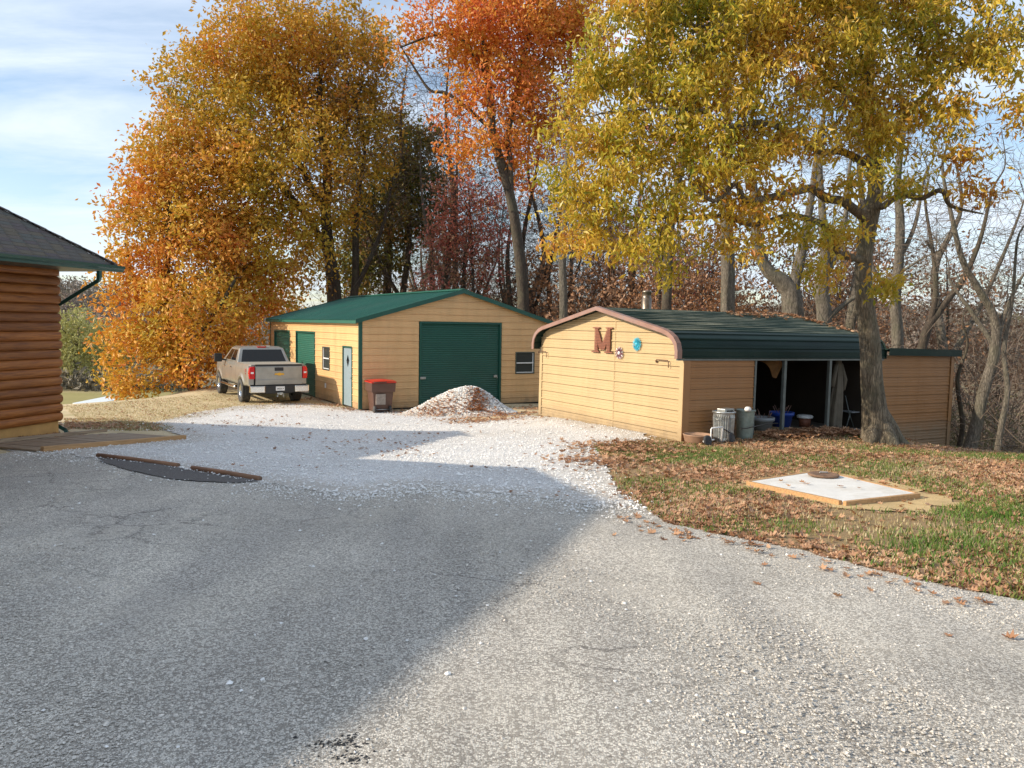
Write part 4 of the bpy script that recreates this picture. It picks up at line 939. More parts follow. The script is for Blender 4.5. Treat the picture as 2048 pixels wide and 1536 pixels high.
MB().tube([(.24, .0, .32), (.5, .02, .22), (.62, .02, .10)], .012, 6).build('strut', M['black'], o); MB().tube([(-.32, .02, .10), (.0, .02, .11)], .02, 6).build('foot_pipe', M['white'], o)
for x in (.52, -.22): MB().lathe([(0, -.02), (.035, -.02), (.04, -.012), (.07, -.03), (.105, -.02), (.11, 0), (.105, .02), (.07, .03), (.04, .012), (.035, .02), (0, .02)], 20, Matrix.Translation((x, .0, .11)) @ Matrix.Rotation(rad(75), 4, 'X')).build('wheel', M['rubber'], o)
def tub(x, y, label, mat, r, h):
    o = bay('tub', label, 'tub', x, y, FL, 0, 'plastic tubs in the open bay')
    MB().lathe([(0, .0), (r*.72, 0), (r*.94, h-.08), (r*1.06, h-.08), (r*1.08, h), (r*1.0, h), (r*.9, h-.05), (r*.7, .05), (0, .05)], 28).build('shell', mat, o); MB().lathe([(0, h-.06), (r*.9, h-.09)], 16).build('soil', M['plank'], o)
    g = random.Random(h); st = MB()
    for k in range(9):
        a = g.uniform(0, 6.28); st.tube([(.4*r*math.cos(a), .4*r*math.sin(a), h-.07), (.8*r*math.cos(a+.4), .8*r*math.sin(a+.4), h+g.uniform(.05, .2))], .006, 4)
    st.build('dead_stems', M['trimbrown'], o); return o
tub(bx_at(1525, .5), .5, 'light grey plastic tub of dead plants in the open bay', M['greytub'], .25, .38)
tub(bx_at(1563, .9), .9, 'blue plastic tub behind the first steel post of the bay', M['bluetub'], .27, .42)
o = bay('bucket', 'reddish bucket with white lid deep in the open bay', 'bucket', bx_at(1610, 1.1), 1.1, FL)
MB().lathe([(0, 0), (.13, 0), (.15, .22), (0, .22)], 20).build('pail', M['mbrick'], o); MB().lathe([(.19, .22), (.20, .26), (.17, .29), (0, .30)], 20).build('lid', M['white'], o)
def drape(name, label, cat, cx_, cy_, ztop_, ht, w0, w1, mat, seed, folds=5):
    o = bay(name, label, cat, cx_, cy_, FL); g = random.Random(seed); n, mrows = 40, 12; vs = []
    for j in range(mrows):
        t_ = j/(mrows-1); wd_ = w0+(w1-w0)*min(1, t_*1.3)
        for k in range(n):
            a = 2*math.pi*k/n; rr = 1+.16*math.sin(folds*a+t_*1.5)*min(1, t_*2+.2)+.07*math.sin((folds*2+1)*a+2)
            vs.append((wd_*.5*rr*math.cos(a)+.03*math.sin(t_*5), wd_*.28*rr*math.sin(a), ztop_-t_*ht-(.03*math.sin(4*a) if j == mrows-1 else 0)))
    MB().add(vs, [(j*n+k, j*n+(k+1) % n, (j+1)*n+(k+1) % n, (j+1)*n+k) for j in range(mrows-1) for k in range(n)]+[tuple(range(n))], True).build('cloth', mat, o); return o
o = drape('hanging_canvas', 'long tan canvas garment hanging in the open bay', 'canvas', bx_at(1672, .40), .40, 1.70, 1.62, .16, .40, M['canvas'], 3)
MB().tube([(-.10, -.02, 1.58), (-.26, -.06, 1.05)], .055, 8).build('sleeve', M['canvas'], o); MB().tube([(.10, .02, 1.58), (.28, .02, 1.2), (.22, .02, .95)], .06, 8).build('sleeve', M['canvas'], o)
MB().tube([(0, 0, 1.70), (0, 0, 1.95)], .006, 4).build('hanger', M['black'], o)
o = bay('hanging_tarp', 'ochre tarp sagging from the roof at the left of the bay', 'tarp', bx_at(1537, .7), .7, FL); vs = []
for j in range(10):
    for k in range(14):
        s_, t_ = k/13, j/9; vs.append((-.45+.9*s_, .10*math.sin(s_*6+t_*3), 1.86-.02-t_*(.18+.42*math.sin(min(1, s_*1.25)*1.57)**2*(1-.75*max(0, s_-.85)/.15))))
MB().add(vs, [(j*14+k, j*14+k+1, (j+1)*14+k+1, (j+1)*14+k) for j in range(9) for k in range(13)], True).build('cloth', M['tarp'], o)
o = bay('cinder_block', 'grey cinder block on the ground beside the tree trunk', 'block', bx_at(1710, -.3), -.30, None, .1); mb = MB()
mb.box(-.2, -.1, 0, .2, -.07, .12); mb.box(-.2, .07, 0, .2, .1, .12); [mb.box(x-.015, -.07, 0, x+.015, .07, .12) for x in (-.185, 0, .185)]; mb.build('block', M['cast'], o)
o = bay('folding_chair', 'grey folding chair frame in the dark bay left of the trunk', 'chair', bx_at(1712, .45), .45, FL)
MB().tube([(-.35, 0, .0), (-.15, .05, .38), (.05, .1, .42)], .013, 6).build('leg', M['steelpost'], o); MB().tube([(-.05, 0, .0), (-.20, .05, .38), (-.3, .1, .8)], .013, 6).build('leg', M['steelpost'], o); MB().box(-.2, -.05, .38, .25, .35, .41).build('seat', M['greytub'], o, .01)
# pale roof beyond the crest
pr = [P(145, 806, 60), P(221, 791, 70), P(232, 800, 60), P(165, 810, 52)]
o = thing('low_outbuilding', 'low pale metal roof just beyond the grassy crest at left', 'outbuilding', tuple(pr[0])); q0 = pr[0]; vs = [tuple(p-q0) for p in pr]+[tuple(p-q0-np.array([0, 0, .3])) for p in pr]
MB().add(vs, [(0, 1, 2, 3), (7, 6, 5, 4)]+[(i, (i+1) % 4, (i+1) % 4+4, i+4) for i in range(4)]).build('roof', pm('pale_roof', (.62, .66, .66), .5, 0, .05, 1), o)
vs2 = [(p[0]*.9, p[1]*.9+.5, p[2]-.31) for p in [q-q0 for q in pr]]; MB().add(vs2+[(a, b_, gz(a+q0[0], b_+q0[1])-q0[2]-.2) for a, b_, c in vs2], [(i, (i+1) % 4, (i+1) % 4+4, i+4) for i in range(4)]).build('wall', M['cast'], o)

# ================================================================ trees
def leafmat(name, stops, trans=.4, nscale=.35, rough=.55):
    m, t, b = newmat(name)
    c0 = t.nodes.new('ShaderNodeTexCoord').outputs['Object']; n = tex(t, 'ShaderNodeTexNoise', nscale, 3, .5, vec=c0)
    f = math_('ADD', math_('MULTIPLY', at(t, 'tint'), .50, tree=t), math_('MULTIPLY', math_('SUBTRACT', n.outputs[0], .25, tree=t), 1.0, tree=t), tree=t)
    c = ramp(t, f, stops); t.links.new(c, b.inputs['Base Color']); b.inputs['Roughness'].default_value = rough
    tr = t.nodes.new('ShaderNodeBsdfTranslucent'); t.links.new(c, tr.inputs[0]); mxs = t.nodes.new('ShaderNodeMixShader'); mxs.inputs[0].default_value = trans
    o = t.nodes['Material Output']; t.links.new(b.outputs[0], mxs.inputs[1]); t.links.new(tr.outputs[0], mxs.inputs[2]); t.links.new(mxs.outputs[0], o.inputs[0]); return m
LM_ = {}
LM_['gold'] = leafmat('gold_oak_leaves', [(.10, (.17, .17, .015)), (.30, (.42, .30, .025)), (.50, (.62, .38, .035)), (.70, (.66, .31, .04)), (.9, (.55, .17, .04))], .28)
LM_['goldor'] = leafmat('orange_gold_leaves', [(.10, (.30, .27, .03)), (.30, (.62, .44, .05)), (.52, (.72, .37, .05)), (.72, (.70, .26, .05)), (.9, (.56, .14, .05))], .28)
LM_['olive'] = leafmat('olive_brown_leaves', [(.15, (.06, .09, .015)), (.4, (.14, .15, .025)), (.6, (.26, .19, .03)), (.85, (.34, .12, .03))])
LM_['orange'] = leafmat('orange_red_leaves', [(.10, (.58, .42, .05)), (.34, (.70, .38, .05)), (.54, (.72, .27, .045)), (.76, (.66, .17, .055)), (.94, (.66, .24, .18))])
LM_['pink'] = leafmat('dusty_red_leaves', [(.15, (.60, .24, .12)), (.45, (.62, .19, .13)), (.7, (.72, .30, .24)), (.9, (.50, .12, .09))])
LM_['russet'] = leafmat('russet_leaves', [(.15, (.26, .13, .06)), (.45, (.40, .20, .09)), (.7, (.52, .27, .13)), (.9, (.46, .16, .10))])
LM_['oak'] = leafmat('yellow_green_oak_leaves', [(.06, (.11, .17, .015)), (.26, (.34, .33, .03)), (.46, (.62, .47, .05)), (.68, (.68, .43, .06)), (.84, (.56, .23, .04)), (.97, (.34, .12, .03))], .42, .5, .42)
LM_['brown'] = leafmat('brown_dead_leaves', [(.2, (.20, .10, .05)), (.5, (.36, .19, .10)), (.8, (.48, .27, .15))], .25, 1)
LM_['brush'] = leafmat('rusty_brush', [(.2, (.20, .11, .06)), (.5, (.36, .19, .10)), (.8, (.44, .28, .17))], .25, .5)
LM_['grass'] = leafmat('grass_blades', [(.2, (.07, .14, .02)), (.5, (.12, .22, .03)), (.8, (.30, .28, .09))], .3, .8)
def bark(name, a, b2, sc_=5, st=.5):
    m, t, b = newmat(name); c0 = t.nodes.new('ShaderNodeTexCoord').outputs['Object']
    v = tex(t, 'ShaderNodeTexNoise', sc_, 7, .68, vec=c0, mapscale=(2.2, 2.2, .42)); n = tex(t, 'ShaderNodeTexNoise', sc_*.35, 4, .6, vec=c0)
    vo = tex(t, 'ShaderNodeTexVoronoi', sc_*2.2, vec=c0, mapscale=(2.4, 2.4, .40)); vo.feature = 'DISTANCE_TO_EDGE'
    cr = ramp(t, vo.outputs[0], [(0, (.35, .35, .35)), (.18, (1, 1, 1))])
    c = ramp(t, v.outputs[0], [(.32, a), (.68, b2)]); c = mixc(t, 1, c, cr, 'MULTIPLY'); c = mixc(t, ramp(t, n.outputs[0], [(.45, (0, 0, 0)), (.7, (.35, .35, .35))]), c, (.13, .14, .08))
    t.links.new(c, b.inputs['Base Color']); b.inputs['Roughness'].default_value = .92
    h = math_('ADD', math_('MULTIPLY', math_('MINIMUM', vo.outputs[0], .3, tree=t), 2.2, tree=t), v.outputs[0], tree=t); bump(t, b, h, st, .04); return m
M['bark'] = bark('grey_brown_bark', (.13, .10, .065), (.42, .345, .24), 5, 1.0)
M['barkdark'] = bark('dark_bark', (.06, .045, .032), (.16, .12, .085))
M['barkgrey'] = bark('pale_grey_bark', (.12, .10, .075), (.36, .31, .245), 6, .9)
M['twig'] = pm('bare_twig', (.16, .12, .09), .9, 0, .3, 2)

def lobes_pts(lobes, dens, g, shell=.35):
    out_ = []
    for c, r, wgt in lobes:
        n = max(3, int(dens*wgt*r[0]*r[1]*r[2])); q = g.normal(size=(n, 3)); q /= np.linalg.norm(q, axis=1)[:, None]
        rr = g.uniform(shell**3, 1, n)**(1/3); rr *= 1+.10*np.sin(q[:, 0]*7+c[0])*np.cos(q[:, 2]*6+c[1])
        out_.append(np.array(c)+q*rr[:, None]*np.array(r))
    return np.vstack(out_)
def colonize(nodes, par, A, step, dk, g, it=90, grav=0.0):
    pos = [np.array(p) for p in nodes]; par = list(par); A = A.copy(); Pn = np.array(pos)
    D = ((A[:, None]-Pn[None])**2).sum(-1); near = D.argmin(1); dist = D.min(1); alive = np.ones(len(A), bool)
    for _ in range(it):
        idx = np.where(alive)[0]
        if len(idx) == 0: break
        nn = near[idx]; dv = A[idx]-Pn[nn]; dv /= (np.linalg.norm(dv, axis=1)[:, None]+1e-9)
        un, inv = np.unique(nn, return_inverse=True); acc = np.zeros((len(un), 3)); np.add.at(acc, inv, dv)
        acc += g.normal(0, .25, acc.shape)*np.linalg.norm(acc, axis=1)[:, None]; acc[:, 2] += grav*np.linalg.norm(acc, axis=1); acc /= (np.linalg.norm(acc, axis=1)[:, None]+1e-9)
        new = Pn[un]+acc*step; base = len(Pn); Pn = np.vstack([Pn, new]); par += list(un)
        d2 = ((A[idx][:, None]-new[None])**2).sum(-1); j = d2.argmin(1); dm = d2[np.arange(len(idx)), j]
        up = dm < dist[idx]; near[idx[up]] = base+j[up]; dist[idx[up]] = dm[up]
        alive[idx[dist[idx] < dk*dk]] = False
        # drop attractors that stopped improving
        if _ > 12:
            stuck = idx[~up]; alive[stuck[g.random(len(stuck)) < .08]] = False
    return Pn, np.array(par)
def clumps(lobes, dens, g, k=9, sg=.30):
    c = lobes_pts(lobes, dens/k, g, .2); return np.repeat(c, k, 0)+g.normal(0, sg, (len(c)*k, 3))*np.array([1.25, 1.25, .75])
def near_nodes(Q, Pn, r):
    keep = np.zeros(len(Q), bool)
    for a in range(0, len(Q), 1500): keep[a:a+1500] = ((Q[a:a+1500, None]-Pn[None])**2).sum(-1).min(1) < r*r
    return Q[keep]
def radii(Pn, par, rtip, rbase, e=None):
    n = len(Pn); kids = np.zeros(n, int)
    for i in range(n):
        if par[i] >= 0: kids[par[i]] += 1
    tips = max(2, (kids == 0).sum()); e = e or math.log(tips)/math.log(rbase/rtip); acc = np.where(kids == 0, rtip**e, 0.0)
    for i in range(n-1, -1, -1):
        if par[i] >= 0: acc[par[i]] += acc[i]
    return acc**(1/e), kids
def tubes(Pn, par, R, skip=0, rmin=0.0):
    idx = np.array([i for i in range(len(Pn)) if par[i] >= 0 and i >= skip and R[i] >= rmin])
    V = []; F_ = []; base = 0
    for lo, hi, s in ((0, .012, 3), (.012, .04, 4), (.04, 9, 7)):
        ii = idx[(R[idx] >= lo) & (R[idx] < hi)]
        if len(ii) == 0: continue
        a = Pn[par[ii]]; b_ = Pn[ii]; d = b_-a; L_ = np.linalg.norm(d, axis=1)[:, None]+1e-9; d = d/L_; ref = np.where(np.abs(d[:, 2:3]) > .8, [[1., 0, 0]], [[0, 0, 1.]])
        u_ = np.cross(d, ref); u_ /= np.linalg.norm(u_, axis=1)[:, None]; v_ = np.cross(d, u_)
        r0 = np.minimum(R[par[ii]], R[ii]*1.35)[:, None]; r1 = R[ii][:, None]*.98; b2_ = b_+d*r1*.35; rings = []
        for P_, r in ((a, r0), (b2_, r1)):
            for k in range(s):
                an = 2*math.pi*k/s; rings.append(P_+u_*math.cos(an)*r+v_*math.sin(an)*r)
        Vv = np.stack(rings, 1).reshape(-1, 3); m_ = len(ii); o = base+np.arange(m_)*2*s
        for k in range(s): F_.append(np.c_[o+k, o+(k+1) % s, o+s+(k+1) % s, o+s+k])
        V.append(Vv); base += len(Vv)
    return np.vstack(V), np.vstack(F_)
def leaf_cloud(C, k, size, aspect, spread, droop, g, outw=None, fold=.12, center=None):
    Nn = len(C)*k; b0 = np.repeat(C, k, 0)+g.normal(0, spread, (Nn, 3)); d = g.normal(size=(Nn, 3)); d[:, 2] -= droop
    if center is not None:
        o_ = b0-center; o_ /= np.linalg.norm(o_, axis=1)[:, None]+1e-9; d += o_*1.0
    d /= np.linalg.norm(d, axis=1)[:, None]; s = np.cross(d, g.normal(size=(Nn, 3))); s /= np.linalg.norm(s, axis=1)[:, None]+1e-9; nn_ = np.cross(s, d)
    L_ = size*g.uniform(.65, 1.3, (Nn, 1)); W_ = L_*aspect
    V = np.stack([b0, b0+d*L_*.5+s*W_/2+nn_*L_*fold, b0+d*L_, b0+d*L_*.5-s*W_/2+nn_*L_*fold], 1).reshape(-1, 3)
    tint = np.clip(np.repeat(g.random(len(C)), k)*.5+g.random(Nn)*.5, 0, 1)
    return V, np.arange(Nn*4).reshape(-1, 4), tint
def flare_trunk(name, pts, rs, mat, parent, sides=18, rough=.03, seed=1, seg=6):
    "smooth trunk through control points, uneven bark outline"
    pts = np.array(pts, float); rs = np.array(rs, float); n = len(pts); s = np.arange(n); ss = np.linspace(0, n-1, (n-1)*seg+1)
    def cr(a):
        o_ = []
        for t_ in ss:
            i = min(int(t_), n-2); f = t_-i; p0, p1, p2, p3 = a[max(i-1, 0)], a[i], a[i+1], a[min(i+2, n-1)]
            o_.append(.5*((2*p1)+(-p0+p2)*f+(2*p0-5*p1+4*p2-p3)*f*f+(-p0+3*p1-3*p2+p3)*f**3))
        return np.array(o_)
    Pp = cr(pts); Rr = cr(rs); g = np.random.default_rng(seed); ph = g.uniform(0, 6.28, 6); V = []; uu = np.array([1., 0, 0])
    for i, p in enumerate(Pp):
        d = Pp[min(i+1, len(Pp)-1)]-Pp[max(i-1, 0)]; d /= np.linalg.norm(d); uu = uu-d*(uu@d); uu /= np.linalg.norm(uu); vv = np.cross(d, uu)
        for k in range(sides):
            a = 2*math.pi*k/sides; r = Rr[i]*(1+rough*(math.sin(3*a+ph[0]+i*.13)+.7*math.sin(5*a+ph[1]-i*.21)+.5*math.sin(2*a+ph[2]+i*.37))); V.append(p+uu*math.cos(a)*r+vv*math.sin(a)*r)
    m_ = len(Pp); I_ = np.arange(m_*sides).reshape(m_, sides); F_ = np.stack([I_[:-1], np.roll(I_[:-1], -1, 1), np.roll(I_[1:], -1, 1), I_[1:]], -1).reshape(-1, 4)
    return bigmesh(name, np.array(V), F_, mat, parent, smooth=True)
def resample(pts, step):
    pts = np.array(pts, float); o_ = [pts[0]]
    for a, b_ in zip(pts[:-1], pts[1:]):
        k = max(1, int(round(np.linalg.norm(b_-a)/step)))
        for j in range(1, k+1): o_.append(a+(b_-a)*j/k)
    return np.array(o_)
def tree(label, trunks, lobes, lmat, dens, step, dk, seed, leafk=6, lsize=.16, aspect=.5, spread=.16, droop=.5, bmat='barkdark', group=None, rtip=.008, name='tree', leafprob=1, thr=.02, grav=0, shell=.35, cat='tree', rbase=None, base=None, tipk=1, it=70, fill=0, twigs=0, twl=.7):
    """trunks: list of (points, radii, attach index or None). World coordinates throughout, moved into the thing's frame."""
    g = np.random.default_rng(seed); b0 = np.array(trunks[0][0][0], float)
    t_ = thing(name, label, cat, tuple(b0), 0, group); nodes = []; par = []
    for j, (pts, rs) in enumerate(trunks):
        rsamp = resample(pts, step); st = len(nodes)
        for i, p in enumerate(rsamp):
            if i == 0 and j > 0:
                dd = [np.linalg.norm(p-q) for q in nodes]; near = int(np.argmin(dd)); continue
            par.append(-1 if (i == 0 and j == 0) else (near if (i == 1 and j > 0) else len(nodes)-1)); nodes.append(p)
        flare_trunk('trunk' if j == 0 else 'limb', np.array(pts)-b0, rs, M[bmat], t_, sides=16 if j == 0 else 10, seed=seed+j)
    nt0 = len(nodes); A = lobes_pts(lobes, dens, g, shell); Pn, pr_ = colonize(nodes, par, A, step, dk, g, it=it, grav=grav)
    R, kids = radii(Pn, pr_, rtip, rbase or trunks[0][1][-1]*1.2)
    V, F_ = tubes(Pn-b0, pr_, R, skip=nt0); tag(bigmesh('branches', V, F_, M[bmat], t_, smooth=True), kind='stuff')
    if twigs:
        tip = np.where((R < .03) & (np.arange(len(Pn)) >= nt0))[0]; V, F_, tn = leaf_cloud(Pn[tip]-b0, twigs, twl, .016, .06, -.25, g, fold=.05); tag(bigmesh('twigs', V, F_, M['twig'], t_), kind='stuff')
    if lmat:
        tip = np.where((R < thr) & (np.arange(len(Pn)) >= nt0))[0]; tip = tip[g.random(len(tip)) < leafprob]
        C = Pn[tip]
        if fill: C = np.vstack([C, near_nodes(clumps(lobes, fill, g, 14, .36), Pn, 1.1)])
        V, F_, tn = leaf_cloud(C-b0, leafk, lsize, aspect, spread, droop, g); bigmesh('crown', V, F_, LM_[lmat], t_, attrs=[('tint', tn, 'FACE')])
    print(label[:40], 'nodes', len(Pn)); return t_, Pn, R
def lob(px, py, y, rx, ry, rd=None, wgt=1):
    c = P(px, py, y); s_ = y/FPX; return (c, (rx*s_, (rd or rx)*s_, ry*s_), wgt)
def base(px, y): c = P(px, 700, y); return np.array([c[0], c[1], gz(c[0], c[1])-.15])
# --- A: tall gold tree behind the garage
tA, *_ = tree('tall golden yellow tree rising behind the left end of the green roofed garage',
 [([base(672, 40), P(668, 590, 40), P(660, 520, 40), P(652, 430, 40), P(655, 330, 40), P(640, 240, 40), P(640, 150, 40)], [.42, .36, .30, .26, .22, .17, .12]),
  ([P(660, 520, 40), P(620, 440, 39), P(560, 370, 38), P(500, 300, 38), P(450, 250, 38)], [.20, .17, .14, .11, .07]),
  ([P(652, 430, 40), P(600, 330, 39.5), P(560, 240, 39.5), P(540, 150, 40)], [.17, .14, .11, .07]),
  ([P(655, 330, 40), P(690, 260, 40), P(720, 180, 41)], [.14, .11, .07])],
 [lob(530, 110, 40, 150, 105), lob(470, 230, 39, 155, 140), lob(630, 150, 41, 150, 150), lob(560, 330, 38, 160, 120), lob(715, 110, 41, 80, 100), lob(420, 380, 37, 150, 130), lob(560, 500, 37, 100, 90), lob(740, 250, 41, 85, 110), lob(600, 45, 41, 50, 60), lob(700, 380, 40, 80, 90, None, .5), lob(640, 470, 37.5, 55, 60, None, .6), lob(360, 130, 39, 35, 50, None, .4), lob(500, 20, 40, 45, 50)],
 'gold', 7, .40, .46, 11, fill=20, leafk=8, lsize=.225, aspect=.5, spread=.22, droop=.3, leafprob=1.0, thr=.022)
tB, *_ = tree('broad orange and gold tree whose foliage reaches the slope left of the pickup',
 [([base(395, 35), P(390, 780, 35), P(350, 720, 35), P(330, 620, 35), P(335, 500, 35), P(340, 380, 35.5)], [.30, .26, .22, .18, .14, .09]),
  ([P(350, 720, 35), P(420, 640, 34), P(470, 560, 34)], [.15, .11, .06]), ([P(330, 620, 35), P(270, 560, 35), P(250, 480, 35)], [.12, .09, .05])],
 [lob(330, 270, 36, 55, 90), lob(300, 380, 35.5, 75, 120), lob(280, 500, 35, 70, 120), lob(265, 620, 34.5, 65, 100), lob(300, 730, 33.5, 85, 60), lob(390, 640, 34, 110, 110), lob(400, 500, 36, 120, 120), lob(390, 740, 33.5, 70, 40, None, .7), lob(500, 640, 38, 55, 80), lob(480, 560, 37, 80, 80), lob(230, 690, 34.5, 40, 60), lob(470, 690, 35.5, 50, 45, None, .7), lob(270, 780, 32.8, 50, 22), lob(560, 590, 41, 60, 60, None, .7), lob(595, 480, 41, 50, 60, None, .8)],
 'goldor', 18, .34, .40, 12, fill=40, leafk=8, lsize=.22, aspect=.5, spread=.20, droop=.3, thr=.022)
tC, *_ = tree('dull olive green tree standing back between the golden and the red tree',
 [([base(770, 47), P(775, 560, 47), P(780, 450, 47), P(800, 330, 47)], [.3, .25, .2, .12])],
 [lob(800, 330, 47, 85, 100), lob(770, 450, 46, 90, 110), lob(850, 420, 47, 60, 90), lob(720, 520, 46, 80, 80), lob(690, 400, 46, 60, 80), lob(840, 290, 47, 55, 60)],
 'olive', 7.0, .45, .5, 13, fill=24, leafk=7, lsize=.28, aspect=.5, spread=.26, thr=.022)
tD, *_ = tree('tall orange-red tree whose crown leaves the top of the picture, right of the golden tree',
 [([base(1050, 36), P(1046, 590, 36), P(1035, 480, 36), P(1022, 400, 36), P(1000, 320, 36), P(985, 260, 36), P(975, 150, 36), P(960, 20, 36)], [.30, .27, .24, .22, .20, .18, .14, .09]),
  ([P(1022, 400, 36), P(1020, 320, 36), P(1018, 260, 36.5), P(1040, 150, 37), P(1060, 40, 37)], [.15, .14, .13, .11, .08]),
  ([P(975, 150, 36), P(920, 75, 35.5), P(870, 70, 35.5), P(800, 95, 35.5)], [.10, .08, .06, .035]),
  ([P(985, 260, 36), P(900, 190, 36), P(860, 180, 36), P(825, 130, 36), P(800, 90, 36)], [.10, .075, .06, .045, .03])],
 [lob(1000, 190, 36, 90, 105), lob(960, 250, 35.5, 70, 65), lob(905, 55, 36, 110, 60), lob(1010, 60, 36.5, 120, 90), lob(820, 85, 35.5, 60, 40, None, .8), lob(1090, 150, 38, 90, 130), lob(1060, 280, 38, 60, 60, None, .6), lob(1110, 270, 38.5, 70, 70), lob(1150, 60, 38.5, 80, 90), lob(1040, 340, 37.5, 60, 55, None, .7), lob(930, 290, 35.8, 50, 45, None, .7), lob(960, -60, 37, 130, 80), lob(1100, -20, 38, 100, 90), lob(905, 220, 36, 30, 35, None, .7)],
 'orange', 12, .36, .42, 14, fill=32, leafk=7, lsize=.22, aspect=.5, spread=.2, thr=.02)
tE, *_ = tree('small dusty red maple behind the garage roof ridge',
 [([base(925, 40), P(925, 590, 40), P(930, 500, 40), P(935, 430, 40)], [.10, .08, .06, .04])],
 [lob(1010, 430, 40, 50, 45, None, .6), lob(870, 560, 40, 45, 30, None, .6), lob(900, 440, 38.5, 45, 40, None, .7), lob(935, 400, 39, 60, 50), lob(900, 470, 40, 60, 45), lob(965, 490, 40, 60, 55), lob(890, 520, 40, 45, 35, None, .7), lob(980, 560, 40, 40, 40, None, .5)],
 'pink', 20, .32, .38, 15, fill=40, leafk=5, lsize=.19, aspect=.5, spread=.2, thr=.02)
tF, *_ = tree('pinkish-leaved tree half hidden behind the yellow-green oak crown',
 [([base(1330, 30), P(1335, 560, 30), P(1345, 420, 30), P(1370, 300, 30), P(1390, 160, 30), P(1400, 20, 30)], [.20, .18, .16, .13, .10, .05]), ([P(1370, 300, 30), P(1300, 200, 30), P(1270, 80, 30)], [.09, .07, .04])],
 [lob(1400, 190, 30, 70, 90), lob(1300, 130, 30, 70, 110), lob(1420, 30, 30, 90, 90), lob(1350, 300, 30, 60, 60, None, .5)],
 'pink', 10, .36, .42, 16, fill=14, leafk=4, lsize=.18, aspect=.5, spread=.2, thr=.02, leafprob=.7)
# --- the foreground oak
ob = base(1762, 16.9); ob[2] += .15
D_ = 16.9
oakT = [ob+np.array([.02, 0, -.12]), ob+np.array([.0, 0, .12]), P(1750, 820, D_), P(1744, 760, D_), P(1740, 690, D_), P(1728, 600, D_), P(1727, 520, D_), P(1738, 440, D_), P(1752, 380, D_+.1), P(1745, 300, D_+.2), P(1735, 200, D_+.2), P(1742, 90, D_+.2), P(1750, -40, D_+.2), P(1745, -200, D_)]
oakR = [.40, .315, .255, .228, .210, .180, .172, .185, .155, .145, .125, .10, .08, .03]
wob = lambda L_: L_
trunks = [(oakT, oakR),
 ([P(1738, 440, D_), P(1690, 395, 16.2), P(1630, 380, 15.6), P(1560, 385, 15), P(1470, 372, 14.6), P(1380, 360, 14.4)], [.14, .12, .10, .085, .065, .04]),
 ([P(1728, 520, D_), P(1650, 455, 16), P(1560, 430, 15.2), P(1440, 445, 14.8), P(1330, 440, 14.6), P(1220, 430, 14.8)], [.10, .085, .07, .055, .04, .025]),
 ([P(1752, 400, D_), P(1800, 385, 16.4), P(1880, 395, 16), P(1960, 440, 15.6)], [.10, .08, .06, .03]),
 ([P(1745, 300, D_), P(1820, 220, 16.5), P(1900, 140, 16), P(1980, 60, 15.6)], [.10, .085, .06, .03]),
 ([P(1735, 230, D_), P(1660, 160, 16.8), P(1560, 100, 16.2), P(1450, 50, 15.6), P(1330, 20, 15.2)], [.10, .085, .07, .05, .03]),
 ([P(1738, 330, D_), P(1640, 290, 15.8), P(1520, 250, 15), P(1400, 230, 14.6), P(1270, 220, 14.6)], [.10, .085, .065, .045, .025])]
g9 = np.random.default_rng(99)
def wav(tr, sd):
    g_ = np.random.default_rng(sd); pts, rs = tr; o_p, o_r = [pts[0]], [rs[0]]
    for a, b_, r0, r1 in zip(pts[:-1], pts[1:], rs[:-1], rs[1:]):
        o_p += [(a+b_)/2+g_.normal(0, .13, 3), b_+g_.normal(0, .08, 3)]; o_r += [(r0+r1)/2*.78, r1*.78]
    o_r[0] *= .85; o_r[-1] = .015; return (o_p, o_r)
trunks = [trunks[0]]+[wav(t_, 7+i) for i, t_ in enumerate(trunks[1:])]
oaklobes = [lob(1150, 430, 14.9, 75, 80), lob(1240, 480, 14.6, 90, 70), lob(1340, 500, 14.6, 70, 50, None, .8), lob(1130, 290, 15, 60, 90), lob(1220, 340, 14.8, 100, 90), lob(1180, 180, 15.2, 75, 90), lob(1310, 240, 14.8, 110, 110), lob(1240, 90, 15.4, 100, 90), lob(1380, 100, 15.4, 120, 110), lob(1420, 320, 14.8, 100, 90), lob(1370, 420, 14.6, 80, 60), lob(1520, 200, 15.2, 120, 110, None, .75), lob(1560, 330, 15, 110, 80, None, .6), lob(1500, 60, 15.8, 120, 100), lob(1640, 100, 16.2, 120, 110, None, .75), lob(1680, 250, 15.8, 100, 90, None, .5), lob(1620, 450, 15.2, 90, 55, None, .5), lob(1500, 440, 14.8, 70, 45, None, .6), lob(1700, 470, 15.6, 60, 50, None, .8), lob(1780, 130, 16.2, 110, 100, None, .7), lob(1980, 150, 15.2, 70, 50, None, .8), lob(1910, 160, 15.4, 70, 50, None, .7), lob(1640, 545, 15.4, 50, 25, None, .4), lob(1480, 500, 14.6, 70, 30, None, .35), lob(1930, 290, 15.4, 60, 40, None, .4), lob(1820, 260, 16, 90, 80, None, .7), lob(1900, 60, 15.8, 110, 80), lob(2010, 70, 15.4, 70, 70), lob(1750, -20, 16.6, 160, 70), lob(1550, -40, 16, 160, 70), lob(1880, 220, 15.8, 60, 60, None, .6), lob(1960, 370, 15.6, 60, 35, None, .5), lob(1840, 360, 15.8, 60, 40, None, .4), lob(1770, 560, 15.8, 40, 25, None, .3), lob(1300, -20, 15.6, 120, 60), lob(1730, 380, 15.2, 60, 50, None, .6), lob(2040, 200, 15.2, 40, 40, None, .4)]
oak, On, OR_ = tree('large yellow-green oak with grey trunk standing in front of the metal shed', trunks, oaklobes, None, 75, .22, .25, 21, rtip=.006, bmat='bark', rbase=.14, it=60)
